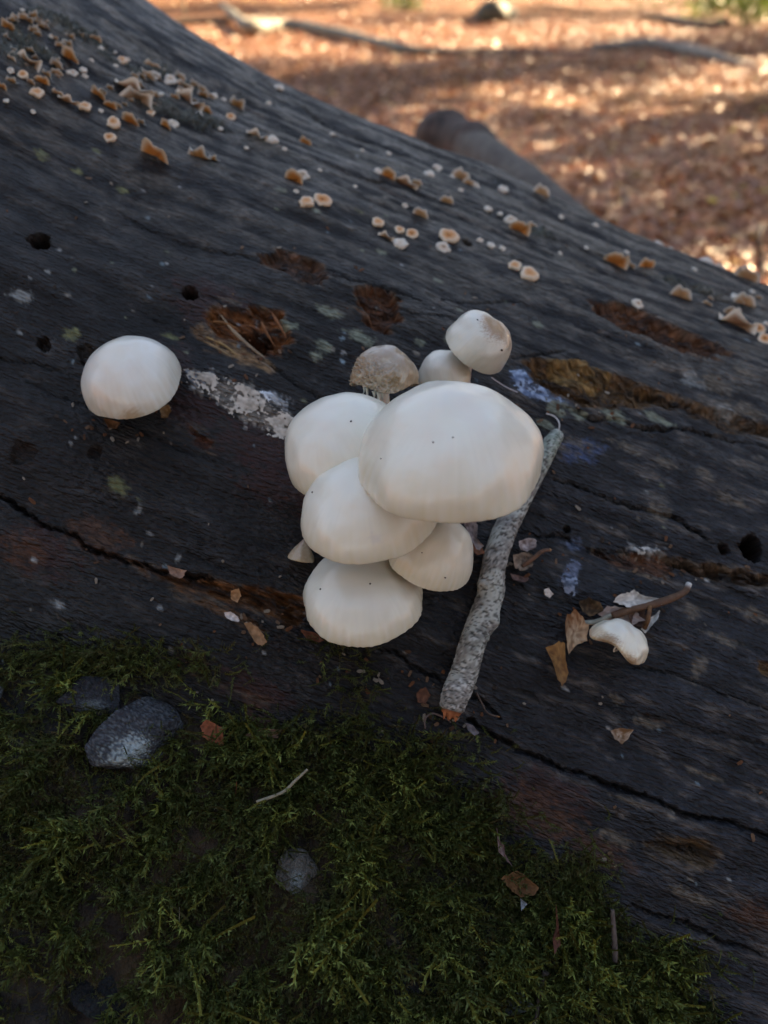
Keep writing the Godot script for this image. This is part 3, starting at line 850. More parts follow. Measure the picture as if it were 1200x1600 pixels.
func build_brackets() -> void:
	var org := Color(0.56, 0.235, 0.06)
	var pch := Color(0.56, 0.35, 0.19)
	var crm := Color(0.66, 0.54, 0.40)
	var wht := Color(0.66, 0.62, 0.55)
	var gry := Color(0.30, 0.31, 0.27)
	var kinds := {"o": [], "p": [], "r": [], "g": [], "b": [], "w": []}
	for k in 4:
		kinds.o.append(bracket_mesh(k, 1.0, 0.03, Color(0.46, 0.42, 0.36), org, crm))
		kinds.p.append(bracket_mesh(k + 10, 1.0, 0.04, Color(0.45, 0.40, 0.33), pch, wht))
		kinds.r.append(bracket_mesh(k + 20, 1.2, 0.16, gry, Color(0.26, 0.16, 0.09), Color(0.66, 0.57, 0.45)))
		kinds.g.append(bracket_mesh(k + 30, 1.0, 0.12, Color(0.36, 0.38, 0.36), Color(0.42, 0.24, 0.10), Color(0.50, 0.48, 0.42)))
		kinds.b.append(button_mesh(k, crm, org.lerp(pch, 0.4), 0.09))
		kinds.w.append(button_mesh(k + 10, Color(0.58, 0.54, 0.47), Color(0.58, 0.50, 0.40), 0.0))
	# x, y, width in photograph pixels, kind, roll, label
	var list := [
		[113, 83, 31, "o", 5, "bright orange shell bracket under a dark crust near the log's upper left end"],
		[246, 235, 46, "o", 10, "largest orange bracket, alone below the crowded fungi at upper left"],
		[14, 28, 24, "o", 0, "rounded orange bracket at the very edge of the log's upper left end"],
		[150, 46, 21, "o", -5, "pale orange bracket at the right end of the grey crust at upper left"],
		[157, 146, 27, "o", 20, "tall orange bracket with pale flake, middle of the upper left crowd"],
		[92, 100, 26, "p", 10, "double tiered peach bracket in the upper left crowd"],
		[90, 112, 20, "p", -10, "lower tier peach bracket under the double peach bracket"],
		[68, 124, 24, "o", -20, "folded orange bracket just above the orange cup at upper left"],
		[58, 141, 22, "b", 0, "orange cup fungus with pale rim, lower left of the crowd"],
		[4, 131, 20, "o", 0, "vivid orange bracket cut by the left picture edge"],
		[108, 152, 30, "r", 8, "curling pale ruffle with orange hollow left of the tall orange bracket"],
		[92, 142, 20, "p", 0, "small cream bracket touching the curling pale ruffle"],
		[133, 164, 20, "b", 0, "peach cup fungus below and left of the tall orange bracket"],
		[174, 163, 22, "o", 0, "orange bracket at the foot of the tall orange bracket"],
		[187, 164, 14, "p", 0, "tiny cream bracket right of the tall orange bracket's foot"],
		[178, 189, 23, "b", 0, "half open peach cup above the lone round button at upper left"],
		[206, 186, 28, "o", 8, "flat open orange cup with thin pale rim beside the half open peach cup"],
		[222, 189, 16, "g", 0, "grey flake bracket attached to the flat open orange cup"],
		[172, 213, 19, "b", 0, "lone round peach button with darker middle, lowest of the left crowd"],
		[236, 175, 14, "b", 0, "small round cream button right of the grey crust, upper left crowd"],
		[46, 90, 40, "r", 16, "pale edged ruffled bracket arching over a dark gap at upper left"],
		[210, 128, 54, "r", 2, "large ruffled cream bracket with layered wavy edges"],
		[216, 142, 46, "r", 4, "lower layer of ruffled bracket directly beneath the large cream ruffle"],
		[240, 98, 28, "p", 0, "ochre bracket above the right end of the large cream ruffle"],
		[232, 117, 24, "p", 10, "thin ochre bracket between the ochre bracket and the large cream ruffle"],
		[191, 93, 18, "b", 0, "orange button right of the bright orange shell bracket"],
		[290, 107, 30, "r", 22, "pale grey crinkled bracket, uppermost right of the ruffles"],
		[284, 120, 24, "p", 16, "cream bracket tucked under the pale grey crinkled bracket"],
		[306, 130, 20, "p", 20, "cream bracket heading the short diagonal chain at upper left"],
		[318, 139, 20, "p", 24, "last cream bracket of the short diagonal chain at upper left"],
		[298, 151, 44, "r", 28, "long slanting pale ruffle running down to the right"],
		[325, 172, 17, "o", 0, "small dull orange bracket at the end of the slanting pale ruffle"],
		[261, 194, 20, "o", 15, "orange bracket with a white flake on its right, above the largest orange bracket"],
		[271, 192, 17, "w", 0, "white flake on the right of the small orange bracket"],
		[313, 238, 36, "g", 6, "star shaped grey bracket with orange underside"],
		[335, 246, 18, "g", 12, "small grey scrap bracket right of the star shaped grey one"],
		[360, 181, 14, "b", 0, "single orange button beneath white flakes near the crest"],
		[373, 161, 28, "g", 14, "whitish crinkled flake above the single orange button near the crest"],
		[402, 208, 30, "r", 14, "grey crimped bracket with pale fringe on the log's crest"],
		[426, 216, 19, "w", 0, "white flat flake right of the grey crimped bracket"],
		[478, 221, 20, "o", 0, "dull orange bracket alone high on the crest"],
		[462, 276, 32, "o", 4, "orange bracket with white backed lobe on the dark log, left of centre"],
		[473, 272, 20, "w", 0, "white lobe behind the orange bracket left of centre"],
		[479, 313, 24, "b", 0, "left cup of the orange pair left of centre"],
		[503, 310, 26, "b", 10, "right cup of the orange pair left of centre"],
		[591, 267, 16, "w", 0, "white flake heading the chain of crest brackets"],
		[608, 272, 26, "o", 16, "orange bracket second in the chain on the crest"],
		[632, 280, 36, "r", 16, "wavy cream bracket in the middle of the chain on the crest"],
		[651, 284, 18, "p", 10, "cream bracket ending the chain on the crest"],
		[590, 345, 20, "b", 0, "cream topped button left in the small dark group at centre"],
		[604, 366, 22, "r", 20, "crumpled brown bracket hanging lowest in the small dark group"],
		[624, 357, 16, "b", 0, "oval cream button between dark crust lumps at centre"],
		[643, 363, 18, "b", 0, "round cream button right in the small dark group at centre"],
		[626, 379, 24, "w", 0, "white flat flake below the small dark group of buttons"],
		[658, 331, 26, "p", 8, "pale bracket with green back above the small dark group"],
		[700, 366, 29, "b", 0, "round orange disc with pale rim above the mushroom cluster"],
		[692, 385, 21, "w", 0, "cream button just beneath the round orange disc"],
		[767, 382, 14, "w", 0, "cream button right of a dark hole, below the orange oval"],
		[698, 311, 22, "p", 4, "whitish bracket alone on the crest above the orange disc"],
		[726, 257, 28, "p", 16, "pale pink bracket on the skyline before the broken branch"],
		[739, 266, 20, "p", 10, "smaller pink bracket against the pale pink skyline bracket"],
		[812, 352, 34, "o", 10, "orange oval bracket joined to a dark green lump"],
		[798, 341, 18, "w", 0, "white tip above the orange oval bracket"],
		[831, 351, 17, "p", 10, "cream bracket between orange oval and dark green lump"],
		[845, 300, 27, "p", -6, "pale pinkish bracket standing on the skyline where the branch meets the log"],
		[804, 413, 22, "b", 10, "small orange cup at the upper left of a joined pair, right of centre"],
		[826, 425, 30, "b", 10, "larger orange cup with crimped white rim, right of centre"],
		[961, 404, 38, "o", 16, "big peach shell bracket left of the upright fin on the right side"],
		[985, 411, 18, "p", 6, "cream bracket joining peach shell and upright fin"],
		[1008, 411, 26, "o", -40, "upright fin shaped orange bracket on the right side"],
		[1063, 456, 33, "p", 0, "smooth pale fan shell under a dark crusty ledge"],
		[1032, 374, 18, "w", 0, "white knob on the right skyline of the log"],
		[1105, 403, 24, "w", 0, "white flat crust along the far right skyline"],
		[1163, 431, 36, "p", 4, "cream oval bracket on the skyline near the right edge"],
		[1161, 467, 34, "p", 4, "broad peach bracket near the right edge, above the cream ruffle"],
		[1143, 484, 26, "p", 0, "thin pinkish bracket between peach bracket and cream ruffle at right"],
		[1150, 496, 50, "r", 14, "long cream ruffle with orange underside at the right edge"],
		[1183, 511, 20, "b", 0, "cream knob at the lower end of the cream ruffle at right"],
		[1193, 527, 20, "b", 0, "lowest cream knob at the right picture edge"],
		[995, 473, 18, "w", 0, "flat white flake below the dark crusty ledge at right"],
		[38, 25, 18, "p", -60, "upright cream lobe next to the grey flake at upper left"],
		[56, 21, 22, "g", 10, "grey white flake at the upper left end of the log"],
		[55, 43, 20, "g", 0, "crumbly pinkish bracket below the grey white flake"],
		[20, 121, 20, "g", 0, "grey lobe right of the vivid orange bracket"],
		[36, 114, 15, "b", 0, "orange button above the grey lobe at the left edge"],
	]
	for x in [69, 5, 11, 110, 15, 10, 156, 29, 12, 190, 38, 11, 180, 55, 7, 102, 64, 10, 80, 55, 9, 181, 102, 9, 115, 113, 13, 107, 112, 9, 130, 105, 13, 133, 118, 9, 17, 108, 11, 158, 172, 8, 10, 155, 9, 52, 173, 8, 243, 80, 17, 268, 100, 20, 335, 141, 13, 312, 178, 12, 252, 146, 10, 436, 138, 16, 463, 298, 8, 671, 270, 17, 633, 320, 9, 748, 272, 13, 711, 260, 9, 688, 246, 15, 790, 282, 18, 763, 323, 13, 782, 332, 9, 750, 374, 10, 785, 387, 11, 1050, 386, 12, 1125, 413, 16, 1148, 462, 14, 1197, 505, 11, 35, 12, 8, 88, 16, 8, 70, 66, 9, 143, 93, 8, 200, 66, 8, 222, 70, 8, 262, 84, 9, 345, 200, 9, 352, 133, 9, 300, 96, 9, 420, 160, 8, 520, 205, 9, 566, 235, 8, 610, 228, 9, 720, 296, 8, 880, 330, 9, 930, 352, 10, 985, 380, 9, 1075, 398, 9, 1180, 446, 10, 1085, 420, 9, 875, 395, 8, 916, 386, 8, 385, 230, 8, 445, 232, 8, 500, 265, 8, 555, 290, 7]:
		list.append(x)
	rng.seed = 66
	for c in [[40, 40, 45, 20, 14], [30, 85, 30, 22, 9], [120, 55, 40, 14, 8], [70, 110, 50, 25, 6], [240, 115, 40, 14, 7], [300, 150, 36, 16, 7], [190, 150, 50, 20, 6], [1120, 460, 50, 14, 5]]:
		for m in c[4]:
			list.append([c[0] + rng.randfn(0, 0.6) * c[2], c[1] + rng.randfn(0, 0.6) * c[3], rng.randf_range(9, 19), "gpg"[rng.randi() % 3], rng.randf_range(-25, 25), "", 1])
	var k := 0
	rng.seed = 5
	while k < list.size():
		var e
		if list[k] is Array:
			e = list[k]
			k += 1
		else:
			e = [list[k], list[k + 1], list[k + 2], "w", 0, ""]
			k += 3
		var q := on_log(e[0], e[1] + e[2] * 0.2)
		var n := log_normal(q.x, q.y)
		var up := LQ * cos(q.y) - LT * sin(q.y)
		var sc: float = e[2] * px_at(e[0], e[1]) * 1.04
		var set_: Array = kinds[e[3]]
		var mesh: Mesh = set_[rng.randi() % set_.size()]
		var crumb: bool = e.size() > 6
		var label: String = e[5] if e[5] else "grey and tan scrap of dried crust fungus in the crowded patches" if crumb else "tiny cream dot of crust fungus on the log's crest"
		var o := MeshInstance3D.new()
		var flat: bool = e[3] == "b" or e[3] == "w"
		o.name = numbered(("cup_fungus" if e[3] == "b" else "crust_fungus") if flat else "bracket_fungus")
		o.mesh = mesh
		o.material_override = M.fungus
		var B: Basis
		if flat:     # a button: its y axis leans from the bark towards down the slope
			var y := (n * 0.55 + LT * 0.75 + Vector3(rng.randf_range(-.2, .2), 0, 0)).normalized()
			var x := LA
			x = (x - y * x.dot(y)).normalized()
			B = Basis(x, y, x.cross(y)).rotated(y, rng.randf() * 0.8 - 0.4)
			B = B.scaled_local(Vector3(sc, sc * 0.9, sc * 0.9))
		else:        # a shelf: grows out from the bark, its under side turned down the slope
			var z := (n * 0.72 - up * 0.26 + LT * 0.15).normalized()
			var y := (up - z * up.dot(z)).normalized()
			y = (y + Vector3.UP * 0.1).normalized()
			y = (y - z * y.dot(z)).normalized()
			var x := y.cross(z)
			B = Basis(x, y, z).rotated(z, deg_to_rad(-e[4] * 0.6 + rng.randf_range(-8, 8)))
			B = B.scaled_local(Vector3(sc, sc * 1.1, sc * (1.3 if e[3] == "o" else 0.7 if e[3] == "r" else 1.0)))
		o.transform = Transform3D(B, log_at(q.x, q.y, -0.0002))
		tag(o, label, "fungus", "bracket and crust fungi on the log" if e[5] else "dried crust scraps in the crowded patches" if crumb else "tiny cream crust dots on the log")
		add_child(o)

# ------------------------------------------------------------------ stick, scraps and twigs on the log
func build_stick() -> void:
	var spine := [[868, 684, 12], [857, 700, 15], [838, 735, 17], [805, 795, 20], [783, 840, 22], [768, 890, 22], [764, 930, 24], [748, 975, 24], [735, 1010, 23], [722, 1055, 24], [710, 1085, 25], [704, 1108, 22]]
	var pts := []
	var rr := []
	for p in spine:
		var r: float = p[2] * px_at(p[0], p[1]) * 0.86
		pts.append(log_point(p[0], p[1], r * 0.85))
		rr.append(r)
	var base: Vector3 = pts[-1]
	var t := thing("lichened_stick", "short pale grey stick with lichen and a broken orange end, leaning beside the mushrooms", "stick", base)
	for k in pts.size(): pts[k] -= base
	var steps := 190
	var sides := 46
	var P := PackedVector3Array()
	var C := PackedColorArray()
	var up := LT
	for i in steps + 1:
		var f := float(i) / steps
		var p := spline(pts, f)
		var d := (spline(pts, minf(f + 0.02, 1.0)) - spline(pts, maxf(f - 0.02, 0.0))).normalized()
		var x := d.cross(up).normalized()
		var y := x.cross(d)
		var fk := f * (rr.size() - 1)
		var k := mini(int(fk), rr.size() - 2)
		var r := lerpf(rr[k], rr[k + 1], fk - k)
		for j in sides + 1:
			var a := TAU * (j % sides) / sides
			var o := x * cos(a) + y * sin(a)
			var q := p + o * r
			var n1 := n_soft.get_noise_3d(q.x * 140.0, q.y * 140.0, q.z * 140.0)
			var n2 := n_fine.get_noise_3d(q.x * 330.0, q.y * 330.0, q.z * 330.0)
			var n3 := n_fine.get_noise_3d(q.x * 700.0, q.y * 700.0, q.z * 700.0)
			var ringy := n_fine.get_noise_2d(f * 85.0 + 0.8 * n1, a * 0.9)
			var rad := r * (1.0 + 0.11 * n1 + 0.06 * n2 - 0.09 * ss(0.30, 0.48, ringy))
			for kn in [[0.52, 0.6, 0.2], [0.62, 2.8, 0.22], [0.40, 5.2, 0.12], [0.85, 4.0, 0.12], [0.2, 1.2, 0.15]]:
				var dd := Vector2((f - kn[0]) * 26.0, wrapf(a - kn[1], -PI, PI)).length()
				rad += r * kn[2] * 1.5 * exp(-dd * dd * 2.2)
			var endf := ss(0.985, 1.0, f + 0.012 * n2)
			rad *= 1.0 - 0.12 * endf
			P.append(p + o * rad)
			var g := 0.27 + 0.26 * n2 + 0.14 * n3
			var col := Color(g * 1.03, g * 0.98, g * 0.90)
			col = col.lerp(Color(0.20, 0.26, 0.21), ss(0.05, 0.4, n1 + 0.5 * n2) * 0.8 * (1.0 - f * 0.6))
			col = col.lerp(Color(0.11, 0.10, 0.07), ss(-0.1, 0.35, -n1) * (0.7 - 0.3 * f))
			col = col.lerp(Color(0.46, 0.48, 0.43), ss(0.02, 0.22, n_soft.get_noise_3d(q.x * 420.0, q.y * 420.0, q.z * 420.0)) * 0.7)
			col = col.lerp(Color(0.55, 0.55, 0.53), ss(0.12, 0.45, n2 + 0.3 * n1) * (0.35 + 0.5 * ss(0.45, 0.95, f)))
			col = col.lerp(Color(0.025, 0.022, 0.018), ss(0.26, 0.42, ringy) * 0.85)
			col = col.lerp(Color(0.025, 0.022, 0.018), ss(0.22, 0.34, n3 + 0.35 * n2) * 0.8)
			C.append(col)
	put("bark", sheet(P, sides + 1, false, C, true), M.matte, t)
	# broken ends
	for e in [[1.0, Color(0.28, 0.10, 0.04), "broken_end"], [0.0, Color(0.40, 0.34, 0.30), "upper_end"]]:
		var Q := PackedVector3Array()
		var qc := PackedColorArray()
		var row0: int = steps if e[0] > 0.5 else 0
		var d := (spline(pts, 1.0) - spline(pts, 0.97)).normalized() if e[0] > 0.5 else (spline(pts, 0.0) - spline(pts, 0.03)).normalized()
		var cen := spline(pts, e[0])
		for ring in 8:
			var f := ring / 7.0
			for j in sides + 1:
				var p := P[row0 * (sides + 1) + j].lerp(cen, f * 0.999)
				var n := n_fine.get_noise_3d(p.x * 420.0, p.y * 420.0, p.z * 420.0)
				var jag := (0.0024 * ss(0.0, 0.3, f) + 0.0035 * n * ss(0.05, 0.3, f)) if e[0] > 0.5 else 0.001 * n * f
				Q.append(p + d * jag)
				var cl: Color = e[1]
				qc.append(cl * (1.0 + 0.9 * n) if f > 0.1 else cl * 0.6)
		put(e[2], sheet(Q, sides + 1, e[0] < 0.5, qc, true), M.matte, t)

# a thin curled scrap whose outline is given in photograph pixels; it lies on the log, lifted and curled
func scrap(called: String, label: String, category: String, poly: Array, lift: float, curl: float, c: Color, c2: Color, ground = null, group := "") -> Node3D:
	var mid := Vector3.ZERO
	var w := []
	for p in poly:
		var v: Vector3 = ground.call(p[0], p[1], lift) if ground != null else log_point(p[0], p[1], lift)
		w.append(v)
		mid += v
	mid /= poly.size()
	# densify the outline
	var ring := []
	for i in w.size():
		var a: Vector3 = w[i]
		var b: Vector3 = w[(i + 1) % w.size()]
		for s in 4:
			var v := a.lerp(b, s / 4.0)
			var q := v * 600.0
			v += (mid - v) * 0.12 * n_fine.get_noise_3d(q.x, q.y, q.z) * 1.6
			ring.append(v)
	var out := (eye - mid).normalized()
	var nrm := (log_normal(on_log(poly[0][0], poly[0][1]).x, on_log(poly[0][0], poly[0][1]).y) + out * 0.3).normalized() if ground == null else Vector3(0, 0.8, 0.6)
	var ext := 0.0
	for v in ring: ext = maxf(ext, v.distance_to(mid))
	var P := PackedVector3Array()
	var C := PackedColorArray()
	var n := ring.size()
	for side in 2:
		for r in 7:
			var f := (r / 6.0) if side == 0 else 1.0 - r / 6.0
			f = maxf(f, 0.001)
			for j in n + 1:
				var v: Vector3 = mid.lerp(ring[j % n], f)
				var q := v * 260.0
				var bump := n_soft.get_noise_3d(q.x, q.y, q.z)
				var x := (v - mid).dot(LA) / ext
				var o := curl * ext * (f * f * 0.5 + 0.4 * x * x - 0.15) + ext * 0.22 * bump
				v += nrm * (o + (0.00045 if side == 0 else -0.00045) * (1.0 - 0.6 * f))
				P.append(v - mid)
				var nn := n_fine.get_noise_3d(q.x * 1.7, q.y * 1.7, q.z * 1.7)
				C.append(c.lerp(c2, clampf(0.42 + 1.3 * bump + 0.9 * nn, 0.0, 1.0)) * 0.85 * (1.0 + 0.5 * nn))
	var o := put(called, sheet(P, n + 1, true, C, true), M.matte, self, Transform3D(Basis(), mid))
	tag(o, label, category, group)
	return o

func twig(called: String, label: String, pts_px: Array, r0: float, r1: float, lifts: Array, c: Color, tip: Color, category := "twig", ground = null) -> Node3D:
	var pts := []
	for k in pts_px.size():
		var l: float = lifts[mini(k, lifts.size() - 1)]
		pts.append(ground.call(pts_px[k][0], pts_px[k][1], l) if ground != null else log_point(pts_px[k][0], pts_px[k][1], l))
	var base: Vector3 = pts[0]
	for k in pts.size(): pts[k] -= base
	var o := put(called, tube(pts, [r0, r0 * 0.9, (r0 + r1) / 2, r1], 9, 26, 0.28, 330.0, func(t, _a, p): return c.lerp(tip, ss(0.86, 0.96, t)) * (1.0 + 0.6 * n_fine.get_noise_3d(p.x * 400.0, p.y * 400.0, p.z * 400.0))), M.matte, self, Transform3D(Basis(), base))
	tag(o, label, category)
	return o

func build_scraps() -> void:
	var rust := Color(0.22, 0.09, 0.03)
	var tan := Color(0.36, 0.22, 0.10)
	scrap("bark_scrap", "rust and cream curled bark scrap left of the small curled mushroom", "bark", [[878, 966], [893, 956], [905, 966], [913, 980], [911, 1004], [896, 1010], [884, 1022], [878, 1000]], 0.004, 0.5, rust, Color(0.50, 0.36, 0.22))
	scrap("bark_scrap", "long ochre leaf scrap hanging below the rust bark scrap", "leaf", [[849, 1014], [866, 1004], [878, 1008], [880, 1032], [884, 1056], [874, 1070], [866, 1056], [860, 1034]], 0.003, 0.4, Color(0.20, 0.10, 0.035), Color(0.33, 0.18, 0.06))
	scrap("bark_scrap", "dark hollow seed husk above the rust bark scrap", "husk", [[898, 944], [915, 936], [932, 944], [936, 958], [918, 966], [906, 958]], 0.003, 0.9, Color(0.05, 0.03, 0.015), Color(0.22, 0.14, 0.07))
	scrap("wood_scrap", "torn white papery flake behind the brown twig", "flake", [[948, 946], [960, 934], [976, 930], [984, 926], [996, 934], [1020, 940], [1024, 950], [1000, 956], [972, 952]], 0.0045, 0.35, Color(0.50, 0.47, 0.42), Color(0.66, 0.62, 0.56))
	scrap("wood_scrap", "pinkish grey shred under the brown twig", "flake", [[932, 962], [944, 950], [968, 952], [990, 958], [1000, 972], [975, 980], [950, 976]], 0.003, 0.3, Color(0.30, 0.23, 0.20), Color(0.42, 0.36, 0.34))
	scrap("wood_scrap", "white crumbly edge piece right of the small curled mushroom", "flake", [[1004, 972], [1020, 962], [1026, 956], [1024, 968], [1012, 982], [1004, 992], [998, 984]], 0.0025, 0.3, Color(0.42, 0.44, 0.42), Color(0.62, 0.63, 0.60))
	scrap("bark_scrap", "dark purple brown husk pieces right of the small curled mushroom's top", "husk", [[975, 962], [1000, 955], [1008, 968], [1002, 984], [990, 980], [980, 976]], 0.003, 0.6, Color(0.06, 0.035, 0.03), Color(0.16, 0.09, 0.05))
	twig("brown_twig", "brown twig with a white mouldy tip over the papery flake", [[952, 966], [975, 958], [1008, 950], [1040, 940], [1060, 930], [1066, 918]], 0.0017, 0.0011, [0.004, 0.005, 0.006, 0.007, 0.007], Color(0.10, 0.055, 0.032), Color(0.62, 0.62, 0.60))
	twig("grey_twig", "short grey twig joining the rust scrap and the small curled mushroom", [[908, 976], [926, 974], [945, 966], [956, 962]], 0.0012, 0.0010, [0.004], Color(0.26, 0.26, 0.21), Color(0.26, 0.26, 0.21))
	twig("brown_twig", "stubby rust twig rising from the husk beside the brown twig", [[1002, 984], [1003, 974], [1005, 962], [1006, 952]], 0.0011, 0.0007, [0.004, 0.007], Color(0.13, 0.065, 0.028), Color(0.18, 0.10, 0.04))
	# husks at the stick's right side
	scrap("bud_husk", "pale brown open husk right of the lichened stick", "husk", [[806, 852], [818, 846], [832, 848], [834, 860], [820, 866], [808, 864]], 0.004, 0.6, Color(0.14, 0.08, 0.06), Color(0.38, 0.32, 0.30))
	scrap("bud_husk", "dark brown husk lower against the lichened stick", "husk", [[798, 872], [816, 866], [830, 874], [828, 890], [812, 896], [800, 890]], 0.003, 0.6, Color(0.06, 0.035, 0.025), Color(0.24, 0.18, 0.13))
	scrap("bud_husk", "thin dark sliver under the husks beside the lichened stick", "husk", [[794, 898], [812, 902], [826, 906], [818, 912], [800, 908]], 0.002, 0.3, Color(0.05, 0.03, 0.03), Color(0.14, 0.09, 0.08))
	twig("brown_twig", "small forked brown twig pointing right from the husks by the stick", [[814, 888], [828, 878], [842, 868], [854, 866]], 0.0010, 0.0007, [0.003, 0.005, 0.007], Color(0.12, 0.065, 0.04), Color(0.30, 0.18, 0.09))
	scrap("bud_husk", "shredded purplish husk between the smaller round mushroom and the stick", "husk", [[722, 822], [736, 812], [744, 826], [742, 846], [752, 858], [744, 866], [734, 850], [728, 836]], 0.003, 0.5, Color(0.10, 0.06, 0.05), Color(0.34, 0.28, 0.26))
	scrap("bud_husk", "rusty shred under the purplish husk by the stick", "husk", [[736, 850], [750, 856], [756, 868], [744, 870], [736, 862]], 0.002, 0.5, Color(0.13, 0.05, 0.025), Color(0.26, 0.13, 0.08))
	scrap("wood_scrap", "tiny white chip on bare wood right of the stick", "chip", [[848, 922], [856, 920], [863, 930], [857, 936], [850, 931]], 0.0015, 0.3, Color(0.55, 0.48, 0.42), Color(0.66, 0.60, 0.54))
	scrap("wood_scrap", "chipped brown and white shell fragment low on the right", "chip", [[948, 1140], [964, 1136], [984, 1140], [978, 1152], [968, 1161], [956, 1154]], 0.003, 0.6, Color(0.20, 0.11, 0.05), Color(0.50, 0.46, 0.40))
	scrap("wood_scrap", "tan leaf chip wedged in the long crack below the cluster", "leaf", [[384, 974], [394, 972], [408, 984], [420, 1002], [414, 1010], [402, 1006], [392, 990]], 0.003, 0.3, Color(0.27, 0.15, 0.07), Color(0.36, 0.22, 0.12))
	scrap("wood_scrap", "pink tan chip over the long crack left of the cluster", "chip", [[266, 886], [280, 889], [294, 893], [290, 903], [284, 906], [268, 898]], 0.003, 0.3, Color(0.22, 0.13, 0.09), Color(0.32, 0.20, 0.14))
	scrap("wood_scrap", "orange crumb in the rotten hollow left of the lowest mushroom", "chip", [[362, 924], [374, 920], [378, 932], [372, 942], [362, 936]], 0.001, 0.6, Color(0.32, 0.16, 0.06), Color(0.45, 0.26, 0.14))
	scrap("wood_scrap", "small white mould crumbs on the lip of the long crack", "chip", [[352, 958], [362, 956], [374, 964], [376, 972], [364, 970], [356, 966]], 0.002, 0.5, Color(0.52, 0.46, 0.42), Color(0.66, 0.60, 0.56))
	scrap("wood_scrap", "reddish wood flake beside the base of the lowest mushroom", "chip", [[470, 984], [490, 988], [512, 998], [500, 1004], [480, 998]], 0.002, 0.4, Color(0.14, 0.05, 0.025), Color(0.25, 0.11, 0.06))
	scrap("wood_scrap", "orange brown crumb right of the lone mushroom's foot", "chip", [[252, 644], [264, 636], [270, 646], [264, 656], [254, 656]], 0.002, 0.7, Color(0.24, 0.13, 0.05), Color(0.40, 0.28, 0.15))
	scrap("wood_scrap", "rust crumbs under the lone mushroom's left side", "chip", [[164, 658], [178, 660], [190, 664], [186, 674], [172, 672]], 0.002, 0.6, Color(0.16, 0.07, 0.025), Color(0.26, 0.13, 0.06))
	scrap("wood_scrap", "brick red leaf scrap at the top edge of the moss", "leaf", [[320, 1126], [330, 1121], [354, 1134], [354, 1160], [338, 1158], [322, 1148]], 0.004, 0.3, Color(0.20, 0.055, 0.03), Color(0.30, 0.10, 0.05))
	scrap("wood_scrap", "flat reddish chip right of the brick red scrap", "chip", [[386, 1146], [410, 1136], [440, 1138], [436, 1150], [404, 1154]], 0.002, 0.3, Color(0.16, 0.07, 0.05), Color(0.26, 0.15, 0.11))
	scrap("wood_scrap", "dark rust shred left of the stick's broken end", "chip", [[650, 1082], [664, 1072], [672, 1086], [664, 1100], [652, 1096]], 0.002, 0.5, Color(0.10, 0.04, 0.02), Color(0.18, 0.08, 0.04))
	twig("root_fibre", "thin curled grey fibre below the stick's broken end", [[664, 1138], [664, 1122], [676, 1114], [696, 1122], [704, 1128]], 0.0004, 0.0003, [0.001, 0.002, 0.002], Color(0.11, 0.08, 0.07), Color(0.11, 0.08, 0.07), "fibre")
	twig("root_fibre", "dark fibre running down right of the stick's lower end", [[744, 1082], [752, 1098], [762, 1114], [780, 1120]], 0.0005, 0.0004, [0.001, 0.001], Color(0.07, 0.05, 0.04), Color(0.22, 0.10, 0.03), "fibre")
	scrap("wood_scrap", "grey chip right of the stick's broken end", "chip", [[726, 1128], [738, 1132], [748, 1144], [740, 1148], [730, 1140]], 0.002, 0.3, Color(0.10, 0.09, 0.10), Color(0.2, 0.18, 0.19))
	# crumbs of bark and rot
	rng.seed = 303
	var T := []
	var TC := []
	for k in 420:
		var qx := rng.randf_range(0, 1200)
		var qy := rng.randf_range(250, 1550)
		if k % 2: 
			var near: Array = [[390, 560], [430, 980], [820, 880], [960, 960], [700, 1130], [1040, 560], [900, 640], [1050, 900], [210, 660], [600, 1050]][rng.randi() % 10]
			qx = near[0] + rng.randfn(0, 45)
			qy = near[1] + rng.randfn(0, 22)
		var clear := true
		for h in [[63, 378], [297, 457], [1174, 855], [70, 537], [32, 706], [146, 706], [885, 828], [136, 552], [728, 379], [1130, 856]]:
			if Vector2(qx - h[0], qy - h[1]).length() < 26.0: clear = false
		if not clear: continue
		var q := on_log(qx, qy)
		var n := log_normal(q.x, q.y)
		var x := n.cross(Vector3(rng.randfn(0, 1), rng.randfn(0, 1), rng.randfn(0, 1))).normalized()
		var y := (n + x * rng.randfn(0, 0.3)).normalized()
		x = (x - y * x.dot(y)).normalized()
		var sc := rng.randf_range(0.0006, 0.0017)
		T.append(Transform3D(Basis(x, y, x.cross(y)).scaled_local(Vector3(sc * rng.randf_range(1.0, 2.6), sc * 0.5, sc)), log_at(q.x, q.y, 0.0004)))
		TC.append([Color(0.10, 0.05, 0.025), Color(0.20, 0.12, 0.07), Color(0.05, 0.035, 0.025), Color(0.34, 0.29, 0.23), Color(0.16, 0.065, 0.025)][rng.randi() % 5])
	scatter("wood_crumbs", "tiny crumbs of rotten wood and bark strewn over the log", "crumbs", button_mesh(77, Color.WHITE, Color.WHITE, 0.1), M.matte, T, TC)
	# a spider's thread from the upturned cap to the log
	var a := at(768, 590, 0.345)
	var b := log_point(808, 614, 0.0005)
	var m := put("spider_thread", tube([Vector3.ZERO, (b - a) * 0.5 + Vector3(0, -0.0006, 0), b - a], [0.0003, 0.00025, 0.0003], 6, 10), M.silk, self, Transform3D(Basis(), a))
	tag(m, "fine white thread from the upturned cap to the blue film", "thread")
	twig("root_fibre", "hair thin pale filament arching over the stick's upper end", [[862, 696], [868, 676], [864, 657], [852, 648]], 0.0003, 0.0002, [0.004, 0.006, 0.003, 0.001], Color(0.55, 0.52, 0.5), Color(0.55, 0.52, 0.5), "fibre")

# ------------------------------------------------------------------ the mossy boulder the log lies against
var edge_pts := []
const BANK_LEN := 1.0

